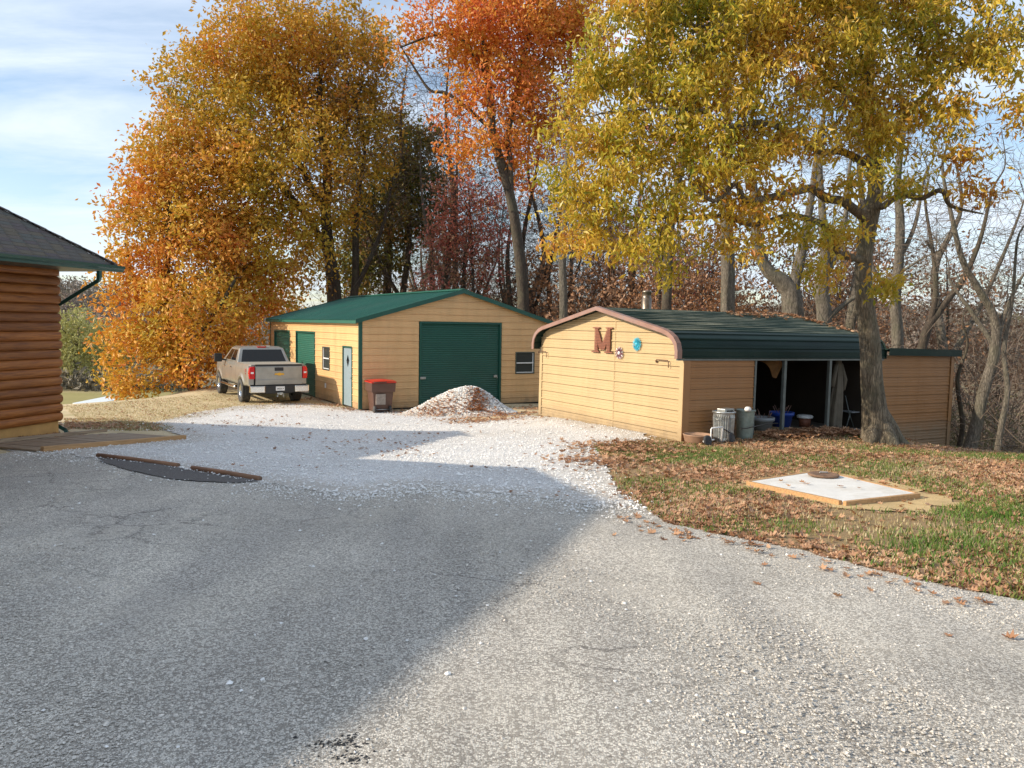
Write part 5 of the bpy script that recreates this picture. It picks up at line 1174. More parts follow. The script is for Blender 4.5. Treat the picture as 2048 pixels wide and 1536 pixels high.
tip = np.where((OR_ < .014))[0]; tip = tip[tip > 150]; tip = tip[g9.random(len(tip)) < .45]
Cc = On[tip]; ex_ = near_nodes(clumps(oaklobes, 340, g9, 16, .16), On, .5); print('oak tips', len(tip), 'extra', len(ex_)); Cc = np.vstack([Cc, ex_])-oakT[0]
V, F_, tn = leaf_cloud(Cc, 7, .145, .36, .09, 1.1, g9, fold=.16)
# redder towards the right and lower side of this crown, as autumn colour came there first
tn = np.clip(tn*1.15-.05+.10*np.sin(V.reshape(-1, 4, 3)[:, 0, 0]*1.9)*np.cos(V.reshape(-1, 4, 3)[:, 0, 2]*2.3), 0, 1.1)
wx_ = V.reshape(-1, 4, 3)[:, 0, 0]+oakT[0][0]; wz_ = V.reshape(-1, 4, 3)[:, 0, 2]+oakT[0][2]
tn = np.clip(tn+np.where((wx_ > 8.2) & (wz_ < 5.4), .35, 0)+np.where((wz_ < 3.4) & (wx_ < 4), .15, 0)-np.where(wz_ > 6.5, .10, 0), 0, 1.2)
# the 300 largest showing leaves are parts of their own
fc = V.reshape(-1, 4, 3).mean(1)+oakT[0]; dcam = np.linalg.norm(fc-np.array([0, 0, CAMZ]), axis=1); order = np.argsort(dcam)
okx = (np.abs(fc[:, 0]/fc[:, 1]) < .62) & ((fc[:, 2]-CAMZ)/fc[:, 1] < .40); order = order[okx[order]][:300*6:6]; keep = np.ones(len(F_), bool); keep[order] = False
lm = []
for k in range(6):
    ts = .12+.15*k; me = bpy.data.meshes.new('leaf'); me.from_pydata([(0, 0, 0), (.16, .3, .06), (.10, .55, .08), (.14, .72, .05), (0, 1, -.06), (-.14, .72, .05), (-.10, .55, .08), (-.16, .3, .06), (0, .5, 0)], [], [(0, 1, 8), (1, 2, 8), (2, 3, 8), (3, 4, 8), (4, 5, 8), (5, 6, 8), (6, 7, 8), (7, 0, 8)])
    a_ = me.attributes.new('tint', 'FLOAT', 'FACE'); a_.data.foreach_set('value', [ts]*8); me.materials.append(LM_['oak']); lm.append(me)
for i in order:
    q_ = V[i*4:i*4+4]; y_ = q_[2]-q_[0]; L_ = np.linalg.norm(y_); y_ /= L_; x_ = q_[1]-q_[3]; x_ -= y_*(x_@y_); x_ /= np.linalg.norm(x_); z_ = np.cross(x_, y_)
    o = bpy.data.objects.new('leaf', lm[min(5, int(tn[i]*6))]); o.matrix_local = Matrix(((x_[0]*L_, y_[0]*L_, z_[0]*L_, q_[0][0]), (x_[1]*L_, y_[1]*L_, z_[1]*L_, q_[0][1]), (x_[2]*L_, y_[2]*L_, z_[2]*L_, q_[0][2]), (0, 0, 0, 1))); link(o, oak)
ids = np.where(keep)[0]; V2 = V.reshape(-1, 4, 3)[ids].reshape(-1, 3)
tag(bigmesh('foliage', V2, np.arange(len(ids)*4).reshape(-1, 4), LM_['oak'], oak, attrs=[('tint', tn[ids], 'FACE')]), kind='stuff')
flare_trunk('root', [np.array([.0, 0, .75]), np.array([.22, -.02, .42]), np.array([.42, -.05, .14]), np.array([.66, -.08, -.02]), np.array([.95, -.1, -.14])], [.20, .20, .16, .12, .05], M['bark'], oak, 12)
flare_trunk('root', [np.array([-.1, -.1, .5]), np.array([-.28, -.22, .15]), np.array([-.42, -.30, -.05])], [.16, .15, .06], M['bark'], oak, 10)
flare_trunk('root', [np.array([.05, -.15, .5]), np.array([.15, -.36, .12]), np.array([.22, -.52, -.05])], [.16, .15, .06], M['bark'], oak, 10)
print('oak leaves', len(V)//4)
Vt, Ft, tt_ = leaf_cloud(On[tip]-oakT[0], 2, .40, .016, .05, .3, g9); tag(bigmesh('twigs', Vt, Ft, M['twig'], oak), kind='stuff')

# --- bare trees on the right, each with its own trunk as in the photograph
def bare(label, trunks, lobes, seed, *a, **k):
    tr2 = []
    for pts, rs in trunks:
        d = np.array(pts[-1])-np.array(pts[-2]); L_ = np.linalg.norm(d); tr2.append((list(pts)+[np.array(pts[-1])+d/L_*rs[-1]*16+np.array([.2, 0, .1]), np.array(pts[-1])+d/L_*rs[-1]*30+np.array([-.1, 0, .6])], list(rs)+[rs[-1]*.5, .012]))
    tr2 = [(p_, [r_*.84 for r_ in q_]) for p_, q_ in tr2]
    return bare0(label, tr2, lobes, seed, *a, **k)
def bare0(label, trunks, lobes, seed, dens=1.6, bmat='barkgrey', step=.42, dk=.5, lm=None, **k):
    return tree(label, trunks, lobes, lm, dens, step, dk, seed, bmat=bmat, group=None, twigs=3, rtip=k.pop('rtip', .010), name='bare_tree' if not lm else 'tree', **k)
bare('thick straight bare trunk behind the shed roof, left of the forked tree', [([base(1455, 31), P(1456, 600, 31), P(1455, 500, 31), P(1450, 400, 31), P(1455, 280, 31), P(1450, 150, 31)], [.36, .33, .31, .28, .22, .15])],
     [lob(1440, 250, 31, 130, 200), lob(1500, 400, 31, 80, 90)], 31, 2.6)
bare('big pale forked trunk close behind the dark green shed roof', [([base(1590, 28), P(1585, 620, 28), P(1570, 570, 28), P(1535, 540, 28), P(1515, 490, 28), P(1510, 400, 28), P(1500, 300, 28)], [.52, .45, .36, .26, .22, .17, .12]),
      ([P(1580, 600, 28), P(1595, 540, 28), P(1610, 470, 28), P(1625, 380, 28), P(1640, 260, 28)], [.30, .24, .19, .14, .08])], [lob(1500, 330, 28, 100, 150), lob(1630, 330, 28, 100, 150), lob(1570, 480, 28, 120, 60)], 32, 9)
bare('stout bare tree dividing into two stems, left of the oak trunk', [([base(1650, 27), P(1648, 640, 27), P(1642, 580, 27), P(1650, 520, 27), P(1645, 430, 27), P(1640, 330, 27)], [.34, .29, .28, .20, .15, .10]), ([P(1645, 560, 27), P(1670, 510, 27), P(1690, 440, 27), P(1700, 330, 27)], [.18, .14, .11, .06]), ([P(1652, 640, 27), P(1700, 600, 27), P(1760, 570, 27), P(1840, 520, 26)], [.12, .09, .08, .04])],
     [lob(1650, 380, 27, 90, 130), lob(1720, 480, 27, 80, 90)], 33, 8)
bare('tall pale bare tree directly right of the oak trunk', [([base(1796, 25), P(1795, 690, 25), P(1790, 600, 25), P(1798, 520, 25), P(1800, 440, 25), P(1795, 360, 25), P(1805, 250, 25), P(1800, 120, 25)], [.24, .21, .20, .17, .16, .13, .10, .06]), ([P(1790, 590, 25), P(1760, 560, 25), P(1745, 530, 25)], [.11, .09, .05]), ([P(1798, 520, 25), P(1830, 450, 25), P(1850, 350, 25)], [.10, .07, .04])],
     [lob(1800, 330, 25, 110, 160), lob(1860, 480, 25, 80, 90)], 34, 9, rtip=.008)
bare('curving bare tree at the right edge of the lawn', [([base(1945, 19.5), P(1950, 860, 19.5), P(1965, 790, 19.5), P(1988, 710, 19.5), P(1990, 640, 19.5), P(1955, 575, 19.5), P(1925, 520, 19.5), P(1905, 440, 19.5), P(1885, 340, 19.5)], [.20, .17, .155, .15, .12, .10, .085, .06, .04]), ([P(1988, 710, 19.5), P(2005, 640, 19.5), P(2040, 560, 19.5)], [.10, .07, .04]), ([P(1988, 690, 19.5), P(1940, 620, 19.8), P(1900, 560, 20)], [.08, .06, .03])],
     [lob(1920, 440, 19.5, 130, 130), lob(2010, 520, 19.5, 90, 110), lob(1870, 560, 20, 80, 80), lob(1990, 300, 19.5, 90, 120, None, .6)], 35, 24, 'barkgrey', .34, .40, rtip=.006)
bare('leaning dark bare tree behind the brown end wall of the shed', [([base(1835, 23), P(1845, 690, 23), P(1880, 620, 23), P(1925, 560, 23), P(1960, 480, 23), P(1985, 380, 23)], [.17, .15, .12, .10, .07, .04]), ([P(1845, 700, 23), P(1870, 600, 23), P(1868, 520, 23), P(1850, 400, 23)], [.12, .09, .07, .04])],
     [lob(1870, 470, 23, 110, 130), lob(1980, 420, 23, 100, 130)], 36, 14, 'barkdark', .36, .44, rtip=.007)
bare('bare trunk with oak-brown leaves beside the end of the shed', [([base(1925, 21), P(1925, 850, 21), P(1915, 760, 21), P(1935, 690, 21), P(1925, 640, 21)], [.08, .07, .06, .04, .025])],
     [lob(1925, 730, 21, 35, 45), lob(1940, 820, 21, 35, 50), lob(1905, 660, 21, 40, 30), lob(1960, 560, 20, 50, 30, None, .6)], 37, 60, 'barkdark', .24, .3, lm='brown', leafk=3, lsize=.12, thr=.02, leafprob=.8)
bare('slender pale sapling at the far right edge', [([base(2005, 18.5), P(2003, 850, 18.5), P(2015, 780, 18.5), P(2008, 700, 18.5), P(2025, 600, 18.5), P(2035, 480, 18.5)], [.09, .08, .07, .06, .045, .03])],
     [lob(2025, 560, 18.5, 60, 140), lob(2000, 720, 18.5, 60, 70)], 38, 26, 'barkgrey', .32, .4, rtip=.006)
bare('pale straight bare trunk rising left of the flue pipe', [([base(1128, 34), P(1127, 610, 34), P(1125, 520, 34), P(1130, 420, 34), P(1135, 300, 34)], [.24, .21, .19, .15, .10])], [lob(1130, 330, 34, 90, 140), lob(1180, 500, 34, 70, 60)], 39, 4)
# anonymous bare trees deeper in the wood: prototypes, copied
protos = []
for k in range(4):
    g = random.Random(50+k); b0 = np.array([0., 0, 0]); h_ = 13+k
    tr = [([b0, np.array([.15, 0, 2.]), np.array([g.uniform(-.4, .4), 0, 4.5]), np.array([g.uniform(-.8, .8), .3, 7.5]), np.array([g.uniform(-1, 1), 0, h_*.75]), np.array([g.uniform(-1, 1), 0, h_*.98])], [.24, .19, .16, .12, .06, .012]), ([np.array([g.uniform(-.3, .3), 0, 4.]), np.array([1.2*(-1)**k, .4, 6.5]), np.array([2.*(-1)**k, .3, 9.]), np.array([2.3*(-1)**k, .1, 10.5])], [.11, .08, .04, .012])]
    lb = [(np.array([0, 0, h_*.68]), (3.2, 3.0, h_*.34), 1), (np.array([g.uniform(-1, 1), 0, h_*.35]), (2.4, 2.2, 2.0), .7)]
    o, *_ = tree('bare tree in the wood behind the sheds', tr, lb, None, 7.0, .38, .44, 60+k, bmat='barkdark' if k % 2 else 'barkgrey', rtip=.009, name='bare_tree', twigs=4, twl=.8, group='bare trees in the wood behind'); protos.append(o)
def copy_tree(o, loc, rz, s):
    r = o.copy(); COL.objects.link(r); r.location = loc; r.rotation_euler = (0, 0, rz); r.scale = (s, s, s)
    for ch in o.children: c = ch.copy(); COL.objects.link(c); c.parent = r; c.matrix_parent_inverse = Matrix()
    return r
g = random.Random(5); spots = []
for i in range(64):
    px = g.uniform(690, 2120) if i > 14 else g.uniform(860, 1120); d_ = g.uniform(38, 85) if px < 1500 else g.uniform(28, 90)
    spots.append((px, d_))
for i, (px, d_) in enumerate(spots):
    b = base(px, d_); o = protos[i] if i < 4 else copy_tree(protos[i % 4], (0, 0, 0), 0, 1); o.location = b; o.rotation_euler = (0, 0, g.uniform(0, 6.28)); s = g.uniform(.75, 1.35); o.scale = (s, s, s)
    zone = 'behind the garage' if px < 1120 else ('behind the low shed' if px < 1760 else 'right of the oak trunk')
    far_ = 'near edge of wood' if d_ < 48 else ('mid wood' if d_ < 68 else 'deep in wood')
    o['label'] = ('dark' if i % 4 in (1, 3) else 'pale grey')+' slender tree '+zone+', '+far_; o['group'] = 'bare trees '+zone
# --- undergrowth: rusty thicket and twiggy brush as mass
def brushmass(name, label, boxes, n, mat, size, asp, seed, droop=0., k=3):
    g = np.random.default_rng(seed); C = []
    for (x0, x1, y0, y1, h_) in boxes:
        xy = np.c_[g.uniform(x0, x1, n), g.uniform(y0, y1, n)]; z = GZ(xy)+h_*g.random(n)**1.4*(0.55+.45*noise2(xy[:, 0], xy[:, 1], .8, seed)); C.append(np.c_[xy, z])
    C = np.vstack(C); V, F_, tn = leaf_cloud(C, k, size, asp, size*.8, droop, g); o = bigmesh(name, V, F_, mat, None, attrs=[('tint', tn, 'FACE')]); return tag(o, label, 'undergrowth', kind='stuff')
brushmass('undergrowth', 'rusty brown thicket behind the garage and the shed', [(-9, 2, 42, 56, 10.5), (1.5, 10, 34, 50, 7.5)], 5600, LM_['brush'], .24, .5, 71)
brushmass('leafy_brush', 'olive and tan brush on the slope behind the sheds at right', [(9, 34, 27, 60, 4.2), (12, 30, 20, 30, 2.2)], 3400, leafmat('olive_brush', [(.2, (.13, .12, .06)), (.5, (.22, .19, .09)), (.8, (.30, .24, .15))], .25, .4), .20, .25, 72)
# twigs: long thin slivers
g = np.random.default_rng(73); xy = np.vstack([np.c_[g.uniform(9, 30, 5200), g.uniform(19, 48, 5200)], np.c_[g.uniform(9, 26, 4200), g.uniform(17, 34, 4200)], np.c_[g.uniform(-10, 9, 3800), g.uniform(41, 56, 3800)]]); xy = xy[~inside(xy, PLAT)]
z = GZ(xy)+g.random(len(xy))**1.3*5.0*(.5+.5*noise2(xy[:, 0], xy[:, 1], .6, 9)); C = np.c_[xy, z]; V, F_, tn = leaf_cloud(C, 2, 1.5, .012, .2, -.8, g, fold=.05)
tag(bigmesh('twig_thicket', V, F_, M['twig'], None), 'tangle of bare grey twigs on the wooded slope', 'undergrowth', kind='stuff')
# --- far woods on the hills and the field edge
def farwood(name, label, n, rr, azr, size, mat, seed, hgt):
    g = np.random.default_rng(seed); r = g.uniform(*rr, n); a = g.uniform(*azr, n); xy = np.c_[r*np.sin(a), r*np.cos(a)]; zb_ = GZ(xy); C = []; 
    for i in range(n):
        k = 30; q = g.normal(size=(k, 3)); q /= np.linalg.norm(q, axis=1)[:, None]; h_ = hgt*g.uniform(.6, 1.15); C.append(np.array([xy[i, 0], xy[i, 1], zb_[i]+h_*.55])+q*np.array([h_*.33, h_*.33, h_*.5]))
    V, F_, tn = leaf_cloud(np.vstack(C), 3, size, .6, size*.5, 0, g); tn = np.clip(np.repeat(g.random(n), 90)*.7+tn*.3, 0, 1); return tag(bigmesh(name, V, F_, mat, None, attrs=[('tint', tn, 'FACE')]), label, 'woodland', kind='stuff')
lproto = []
for k, (lm2, nm) in enumerate((('russet', 'slim rusty-leaved tree in the thicket behind the garage and shed'), ('pink', 'slim dusty red tree in the thicket behind the garage and shed'), ('brown', 'slim tan-leaved tree in the thicket behind the garage and shed'))):
    h_ = 9.5+k; b0 = np.array([0., 0, 0]); o, *_ = tree(nm, [([b0, np.array([.1, 0, 2.5]), np.array([-.2, .1, 5.]), np.array([.1, 0, h_*.9])], [.12, .10, .08, .015])], [(np.array([0, 0, h_*.66]), (2.2, 2.0, h_*.33), 1), (np.array([.3, 0, h_*.32]), (1.8, 1.6, 1.8), .8)], lm2, 10, .36, .42, 160+k, fill=12, leafk=4, lsize=.20, spread=.2, bmat='barkdark', name='tree', twigs=2, group='leafy slim trees in the thicket'); lproto.append(o)
for i in range(30):
    px = g.uniform(840, 1500) if i < 20 else g.uniform(1560, 2100); d_ = g.uniform(38, 52) if px < 1150 else g.uniform(32, 46); b = base(px, d_); o = lproto[i] if i < 3 else copy_tree(lproto[(i % 3 if (px < 1080 or i % 3 != 1) else 0) if i < 20 else 2], (0, 0, 0), 0, 1); o.location = b; o.rotation_euler = (0, 0, g.uniform(0, 6.28)); s = g.uniform(.8, 1.25); o.scale = (s, s, s)
    if i >= 20: o['label'] = 'slim tan-leaved tree on the wooded slope at right'; o['group'] = 'leafy slim trees at right'
fw_ = leafmat('far_wood', [(.15, (.15, .16, .06)), (.35, (.20, .17, .12)), (.6, (.25, .20, .16)), (.8, (.30, .18, .12)), (.97, (.36, .31, .15))], .2, .012)
farwood('far_woodland', 'wooded autumn hillside far behind', 2600, (225, 470), (-.72, .68), 1.0, fw_, 81, 9)
fe = leafmat('willow_edge', [(.15, (.28, .29, .10)), (.5, (.48, .46, .16)), (.85, (.54, .46, .24))], .3, .05)
for i, (px, d_, h_, lab) in enumerate(((150, 150, 15.5, 'tall yellow-green willow at the far edge of the field, beside the log wall'), (215, 158, 13, 'shorter grey-green willow at the far field edge, next to the golden foliage'), (95, 165, 14, 'far field tree mostly hidden behind the log house'))):
    b = base(px, d_); tree(lab, [([b, b+np.array([0, 0, h_*.3]), b+np.array([.5, 0, h_*.6])], [.5, .4, .2])], [(b+np.array([0, 0, h_*.6]), (5.2, 5, h_*.42), 1), (b+np.array([-2.5, 0, h_*.3]), (4, 4, h_*.28), 1)], None, .35, 1.0, 1.2, 90+i, bmat='barkgrey', rtip=.05)
    o = COL.objects[[q.name for q in COL.objects if q.get('label') == lab][0]]
    g = np.random.default_rng(i); q = g.normal(size=(900, 3)); q /= np.linalg.norm(q, axis=1)[:, None]; q *= g.random((900, 1))**.4; C = np.array([0, 0, h_*.56])+q*np.array([5.6, 5, h_*.46]); V, F_, tn = leaf_cloud(C, 4, .8, .35, .5, .6, g); bigmesh('crown', V, F_, fe, o, attrs=[('tint', tn, 'FACE')])
brushmass('field_edge_brush', 'dark brush along the far edge of the field', [(-110, -60, 140, 150, 4.5)], 1500, leafmat('edge_brush', [(.2, (.10, .09, .06)), (.6, (.18, .15, .10)), (.9, (.28, .24, .15))], .2, .1), 1.1, .4, 91)

# ================================================================ leaf litter, grass, loose stones
FL_T = np.array([(0, 0), (.18, .10), (.12, .26), (.36, .34), (.20, .48), (.38, .66), (.14, .72), (0, 1.0), (-.14, .72), (-.38, .66), (-.20, .48), (-.36, .34), (-.12, .26), (-.18, .10)])
def litter(name, label, xy, size, mat, seed, zoff=0, up=None):
    g = np.random.default_rng(seed); n = len(xy); nv = len(FL_T)+1; z = GZ(xy)+zoff if up is None else up+zoff; a = g.uniform(0, 6.28, n); L_ = size*g.uniform(.6, 1.25, n); cu = g.uniform(.1, .9, n); tl = g.normal(0, .35, (n, 2))
    T = np.vstack([FL_T-[0, .5], [(0, 0)]]); x = T[None, :, 0]*L_[:, None]; y = T[None, :, 1]*L_[:, None]; zz_ = cu[:, None]*L_[:, None]*((T[None, :, 0]**2)*2.2+(T[None, :, 1]**2)*.8)+np.maximum(0, x*tl[:, :1]+y*tl[:, 1:]*1.0)+.006
    ca, sa = np.cos(a)[:, None], np.sin(a)[:, None]; V = np.stack([xy[:, :1]+x*ca-y*sa, xy[:, 1:]+x*sa+y*ca, z[:, None]+zz_], -1).reshape(-1, 3)
    m_ = len(FL_T); tri = np.array([(k, (k+1) % m_, m_) for k in range(m_)]); F_ = (np.arange(n)[:, None, None]*nv+tri[None]).reshape(-1, 3); tn = np.repeat(g.random(n), m_)
    return tag(bigmesh(name, V, F_, mat, None, attrs=[('tint', tn, 'FACE')]), label, 'leaf litter', kind='stuff')
LM_['litter'] = leafmat('fallen_leaves', [(.12, (.16, .075, .035)), (.35, (.34, .17, .085)), (.6, (.50, .29, .16)), (.85, (.60, .40, .25)), (1, (.40, .13, .05))], .15, 1.2)
def sample(poly, n, g, dens=None):
    poly = np.array(poly); o_ = []
    mn, mx_ = poly.min(0), poly.max(0)
    while sum(map(len, o_)) < n:
        q = np.c_[g.uniform(mn[0], mx_[0], n), g.uniform(mn[1], mx_[1], n)]; q = q[inside(q, poly)]
        if dens is not None: q = q[g.random(len(q)) < dens(q)]
        o_.append(q)
    return np.vstack(o_)[:n]
lawnp = [GR(*p) for p in [(1185, 893), (1212, 930), (1238, 985), (1275, 1008), (1335, 1050), (1430, 1070), (1530, 1087), (1700, 1127), (1850, 1165), (2047, 1205)]]+[(9, 4.5), (13, 8), (13.5, 15), (11, 17.2), (9, 18.6), (5.2, 16.75), (3.6, 15.85), (2.2, 16.3)]
c4a = np.array(c4)
slab_in = lambda q: inside(q, cen+(c4a-cen)*1.06)
g = np.random.default_rng(101)
asp_ = np.array(asph)
dirta = np.array(dirt)
def dl(q): 
    d, _ = nearest(q, asp_); k = np.clip(.55+.65*noise2(q[:, 0], q[:, 1], 1.5, 5)-.55*np.exp(-(((q[:, 0]-4.6)/1.2)**2+((q[:, 1]-7.2)/.9)**2)), .07, 1)+.45*np.exp(-(d/.55)**2); k = np.where(inside(q, dirta), .07, k); return np.where(slab_in(q), 0, k)
q = sample(lawnp, 26000, g, dl); litter('fallen_leaves', 'brown oak leaves strewn over the lawn at right', q, .098, LM_['litter'], 102)
sq = cen+g.uniform(-1, 1, (16, 1))*(c4a[0]-c4a[2])*.42+g.uniform(-1, 1, (16, 1))*(c4a[1]-c4a[3])*.42; sq = sq[inside(sq, cen+(c4a-cen)*.9)]; litter('slab_leaves', 'few brown leaves blown onto the white concrete slab', sq, .09, LM_['litter'], 131, zoff=.075)
# heaps drifted against the bay and beside the gravel
bayxy = np.array([(lambda w_: (w_.x, w_.y))(s2w(g.uniform(1.9, 6.2), -.25-abs(g.normal(0, .28)))) for _ in range(1500)])
q2 = np.vstack([bayxy, bayxy+g.normal(0, .1, bayxy.shape)]); litter('leaf_drift', 'dark drift of brown leaves in front of the open bay', q2, .12, LM_['litter'], 103, up=GZ(q2)+g.random(len(q2))*.10)
def nearpx(lst, n, sx, sy):
    o_ = []
    for px, py in lst: c = GR(px, py); o_.append(c+g.normal(0, 1, (n, 2))*np.array([sx, sy]))
    return np.vstack(o_)
q3 = nearpx([(1230, 896), (1290, 905), (1210, 925)], 260, .55, .45); litter('leaf_heap', 'reddish leaf heap on the tip of the lawn by the gravel', q3, .12, LM_['litter'], 104, up=GZ(q3)+g.random(len(q3))*.07)
q4 = np.vstack([nearpx([(960, 843), (930, 840), (1000, 842), (880, 828), (840, 824)], 110, .55, .30), nearpx([(640, 800), (690, 812), (720, 820)], 120, .5, .3), nearpx([(1050, 828), (1060, 818)], 160, .5, .4), nearpx([(150, 852), (170, 856)], 120, .5, .4), nearpx([(30, 876), (80, 872)], 120, .5, .2)]); litter('leaf_scatter', 'scattered brown leaves near the gravel pile, garage foot and log wall', q4, .11, LM_['litter'], 105, zoff=.03)
q5 = sample(np.array(grav), 420, g, lambda q: np.clip(noise2(q[:, 0], q[:, 1], 1.1, 33)*1.6-.1, .02, 1)); q5 = np.vstack([q5, sample([GR(*p) for p in [(130, 812), (430, 790), (700, 812), (470, 822), (330, 842), (200, 850)]], 500, g)]); litter('loose_leaves', 'single brown leaves lying about on the gravel and dry grass', q5, .085, LM_['brown'], 106, zoff=.03)
# leaves caught along the far end of the shed roof
rq = []
for _ in range(420):
    x_ = g.uniform(3.6, 6.15) ; y_ = W2/2-abs(g.normal(0, .35))*(1.0)-.02+0*x_
    if g.random() < .5: x_ = 6.2-abs(g.normal(0, .2)); y_ = g.uniform(.5, W2/2)
    w_ = G2M @ Vector((x_, y_, AZ+float(np.interp(y_, [p[0] for p in rp_full[1:-1]], [p[1] for p in rp_full[1:-1]]))+.02)); rq.append((w_.x, w_.y, w_.z))
rq = np.array(rq); litter('roof_leaves', 'brown leaves caught on the ridge of the dark green shed roof', rq[:, :2], .11, LM_['litter'], 107, up=rq[:, 2])
# grass
def grassf(name, label, xy, h_, mat, seed):
    g = np.random.default_rng(seed); n = len(xy); z = GZ(xy); a = g.uniform(0, 6.28, n); hh = h_*g.uniform(.4, 1.2, n); le = g.normal(0, .35, (n, 2))*hh[:, None]; w_ = .004+.004*g.random(n)
    b0 = np.c_[xy, z]; s = np.c_[np.cos(a)*w_, np.sin(a)*w_, np.zeros(n)]; mid = b0+np.c_[le*.35, hh*.6]; tp_ = b0+np.c_[le, hh]
    V = np.stack([b0-s, b0+s, mid+s*.7, tp_, mid-s*.7], 1).reshape(-1, 3); F_ = np.concatenate([np.arange(n)[:, None]*5+np.array([[0, 1, 2]]), np.arange(n)[:, None]*5+np.array([[0, 2, 4]]), np.arange(n)[:, None]*5+np.array([[4, 2, 3]])]); tn = np.tile(g.random(n), 3)
    return tag(bigmesh(name, V, F_, mat, None, attrs=[('tint', tn, 'FACE')]), label, 'grass', kind='stuff')
def dg(q): return np.where(slab_in(q) | inside(q, dirta), 0, np.clip(.9*noise2(q[:, 0], q[:, 1], 1.15, 12)+.10+1.1*np.exp(-(((q[:, 0]-4.6)/1.4)**2+((q[:, 1]-7.2)/1.0)**2))+.7*np.exp(-(((q[:, 0]-2.9)/.8)**2+((q[:, 1]-7.9)/.5)**2)), .012, 1))
q = sample(lawnp, 44000, g, dg); grassf('lawn_grass', 'short green and yellow grass of the lawn', q, .068, LM_['grass'], 111)
drym = leafmat('dry_grass', [(.2, (.34, .27, .11)), (.5, (.50, .41, .22)), (.8, (.62, .54, .34))], .3, .8)
q = sample([GR(*p) for p in [(125, 813), (260, 803), (430, 787), (520, 800), (700, 815), (560, 818), (470, 824), (330, 842), (180, 858)]]+[], 16000, g); grassf('dry_grass', 'straw-coloured dry grass between gravel and crest', q, .045, drym, 112)
q = sample(lawnp, 32000, g, lambda q: np.where(inside(q, dirta), .03*(~slab_in(q)), np.clip(.4+.5*noise2(q[:, 0], q[:, 1], 1.4, 14), .05, 1))); grassf('straw', 'dry straw-coloured blades in the lawn', q, .05, drym, 113)
# white stones on the gravel yard and its ragged edges
def stones(name, label, xyz, size, mat, seed):
    g = np.random.default_rng(seed); n = len(xyz); T = np.array([(1, 0, 0), (-1, 0, 0), (0, 1, 0), (0, -1, 0), (0, 0, .8), (0, 0, -.8), (.6, .6, .45), (-.6, .5, .5)]); tri = np.array([(0, 6, 4), (6, 2, 4), (2, 7, 4), (7, 1, 4), (1, 3, 4), (3, 0, 4), (0, 2, 6), (2, 1, 7), (0, 5, 2), (2, 5, 1), (1, 5, 3), (3, 5, 0)])
    s = size*np.exp(g.normal(0, .35, n)); J = T[None]*(1+g.uniform(-.35, .35, (n, 8, 3)))*s[:, None, None]*g.uniform(.6, 1, (n, 1, 3)); a = g.uniform(0, 6.28, n); ca, sa = np.cos(a)[:, None], np.sin(a)[:, None]
    x = J[..., 0]*ca-J[..., 1]*sa; y = J[..., 0]*sa+J[..., 1]*ca; V = np.stack([x, y, J[..., 2]*.8], -1)+xyz[:, None]; F_ = (np.arange(n)[:, None, None]*8+tri[None]).reshape(-1, 3)
    return tag(bigmesh(name, V.reshape(-1, 3), F_, mat, None), label, 'gravel', kind='stuff')
gp_ = np.array(grav)
q = sample(grav, 15000, g, lambda q: np.clip(1.3-(q[:, 1]-9)/14, .25, 1)); stones('gravel_stones', 'loose white stones covering the gravel yard', np.c_[q, GZ(q)+.026], .015, M['stone'], 121)
qd = sample([GR(*p) for p in [(128, 838), (250, 838), (345, 852), (350, 862), (210, 862), (128, 856)]], 5200, g); grassf('rough_grass', 'rough yellow-green grass between plank walk and gravel', qd, .05, leafmat('rough_grass', [(.2, (.16, .17, .05)), (.5, (.36, .30, .13)), (.8, (.50, .42, .24))], .3, .8), 115); stones('soil_stones', 'white stones mixed into the soil beside the plank walk', np.c_[qd[:1500]+g.normal(0, .1, (1500, 2)), GZ(qd[:1500])+.005], .014, M['stone'], 127); litter('walk_leaves', 'brown leaves drifted behind the plank walk', qd[1500:1900], .09, LM_['litter'], 132, zoff=.01)
dc = np.vstack([GR(700, 1490)+g.normal(0, 1, (170, 2))*np.array([.09, .035]), GR(735, 1522)+g.normal(0, 1, (130, 2))*np.array([.06, .03])]); stones('dark_crumbs', 'dark crumbs of broken asphalt at the bottom edge of the driveway', np.c_[dc, GZ(dc)+.011], .007, M['black'], 128)
ql = sample([GR(*p) for p in [(1240, 1010), (1340, 1060), (1530, 1095), (1700, 1140), (2047, 1225), (2047, 1330), (1500, 1180), (1200, 1080)]], 90, g, lambda q: np.exp(-(nearest(q, np.array(lawnp))[0]/.35)**2)+.02); litter('driveway_leaves', 'few brown leaves blown onto the driveway edge', ql, .085, LM_['litter'], 133, zoff=.012)
# strays over the asphalt and lawn edges
e_ = np.vstack([gp_[i]+(gp_[(i+1) % len(gp_)]-gp_[i])*g.random((60, 1))+g.normal(0, 1, (60, 2))*.22 for i in range(len(gp_)) if np.linalg.norm(gp_[i]-gp_[(i+1) % len(gp_)]) < 6]); e_ = e_[e_[:, 1] < 20]; e3 = np.vstack([gp_[i]+(gp_[(i+1) % len(gp_)]-gp_[i])*g.random((150, 1))+np.c_[g.normal(0, .2, 150), -np.abs(g.normal(0, .42, 150))] for i in range(len(gp_)) if np.linalg.norm(gp_[i]-gp_[(i+1) % len(gp_)]) < 6]); e_ = np.vstack([e_, e3[inside(e3, asp_)]]); e_ = e_[~inside(e_, np.array(pt_)) | (g.random(len(e_)) < .06)]; stones('stray_stones', 'stray white stones along the gravel edge', np.c_[e_, GZ(e_)+.022], .011, M['stone'], 122)
q = sample(asph, 420, g, lambda q: (q[:, 1] > 2.0)*1.0); stones('driveway_pebbles', 'loose pale pebbles on the asphalt driveway', np.c_[q, GZ(q)+.016], .012, M['stone'], 123)
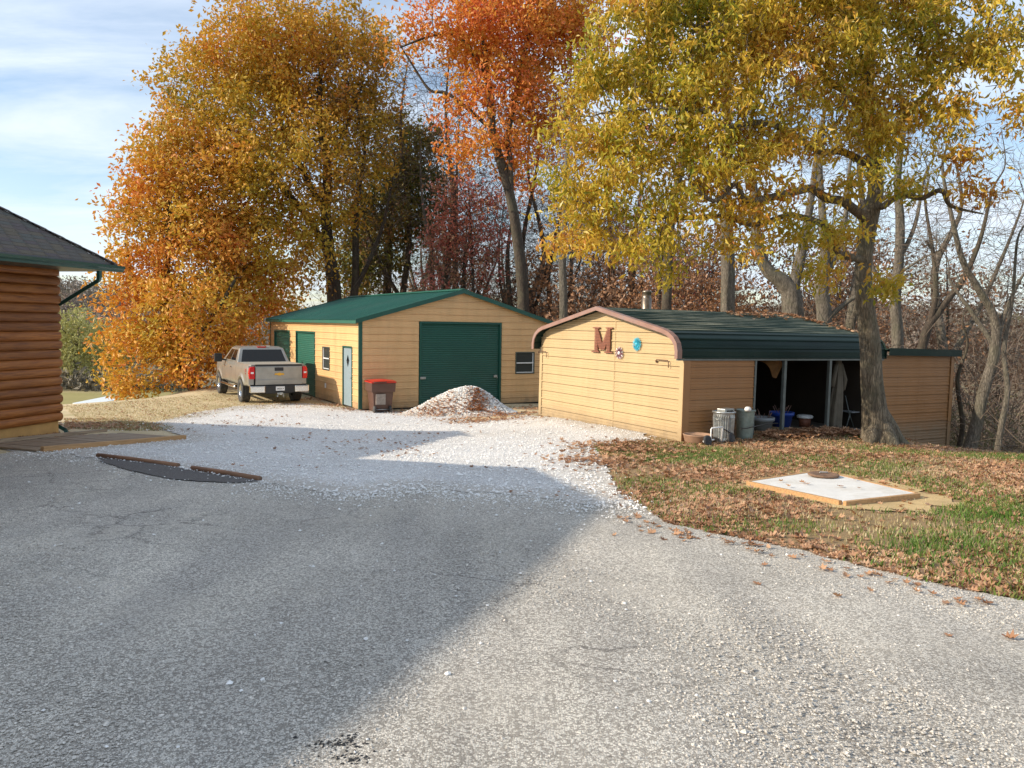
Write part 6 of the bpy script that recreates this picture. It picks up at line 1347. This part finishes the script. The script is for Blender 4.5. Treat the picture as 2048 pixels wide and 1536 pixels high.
M['chip'] = pm('driveway_chip', (.52, .485, .43), .85, 0, .6, 45)
q = sample(asph, 45000, g, lambda q: (q[:, 1] > 2.4)*(np.abs(q[:, 0]) < .75*q[:, 1])*np.clip(2.2/(q[:, 1]-.6), .02, 1)**1.3); stones('driveway_chips', 'stone chips bedded in the asphalt driveway', np.c_[q, GZ(q)+.010], .0070, M['chip'], 124)
# gravel pile
pc = (GR(945, 832)+np.array([0, .75])); zc_ = gz(*pc)
def pile_h(x, y):
    return .84*np.exp(-(((x-.05)/.92)**2+((y-.0)/.75)**2))+.42*np.exp(-(((x+.95)/.75)**2+((y+.05)/.7)**2))+.16*np.exp(-(((x+1.7)/.7)**2+((y+.1)/.6)**2))
o = thing('gravel_pile', 'heap of white gravel flecked with orange leaves before the big green door', 'gravel pile', (pc[0], pc[1], zc_))
ax_ = np.linspace(-3, 2.6, 90); ay_ = np.linspace(-2.2, 2.2, 70); Xp, Yp = np.meshgrid(ax_, ay_); hp = pile_h(Xp, Yp); gzp = GZ(np.c_[Xp.ravel()+pc[0], Yp.ravel()+pc[1]])-zc_
Zp = hp.ravel()+gzp-.05+.03*noise2(Xp.ravel(), Yp.ravel(), 5, 8)*(hp.ravel() > .1); I = np.arange(Xp.size).reshape(Xp.shape); Fp = np.c_[I[:-1, :-1].ravel(), I[:-1, 1:].ravel(), I[1:, 1:].ravel(), I[1:, :-1].ravel()]
bigmesh('heap', np.c_[Xp.ravel(), Yp.ravel(), Zp], Fp, M['gravel'], o, smooth=True)
qx = g.normal(0, .85, 6000); qy = g.normal(-.2, .6, 6000); ok = pile_h(qx, qy) > .10; qx, qy = qx[ok], qy[ok]; so_ = stones('pile_stones', None, np.c_[qx, qy, pile_h(qx, qy)+GZ(np.c_[qx+pc[0], qy+pc[1]])-zc_-.04], .022, M['stone'], 125); so_.parent = o; so_.pop('category', None)
lx = np.r_[g.normal(.12, .18, 260), g.normal(-1.0, .5, 300), g.normal(.5, .55, 200)]; ly = np.r_[g.uniform(-.95, -.15, 260), g.normal(-.7, .22, 300), g.normal(-1.0, .2, 200)]; lq = np.c_[lx+pc[0], ly+pc[1]]
LM_['orl'] = leafmat('orange_fallen_leaves', [(.2, (.34, .14, .05)), (.6, (.50, .22, .09)), (.9, (.58, .33, .17))], .15, 1.2)
litter('pile_leaves', 'orange fallen leaves lying on the gravel heap', lq, .10, LM_['orl'], 126, up=pile_h(lx, ly)+GZ(lq)-.01)
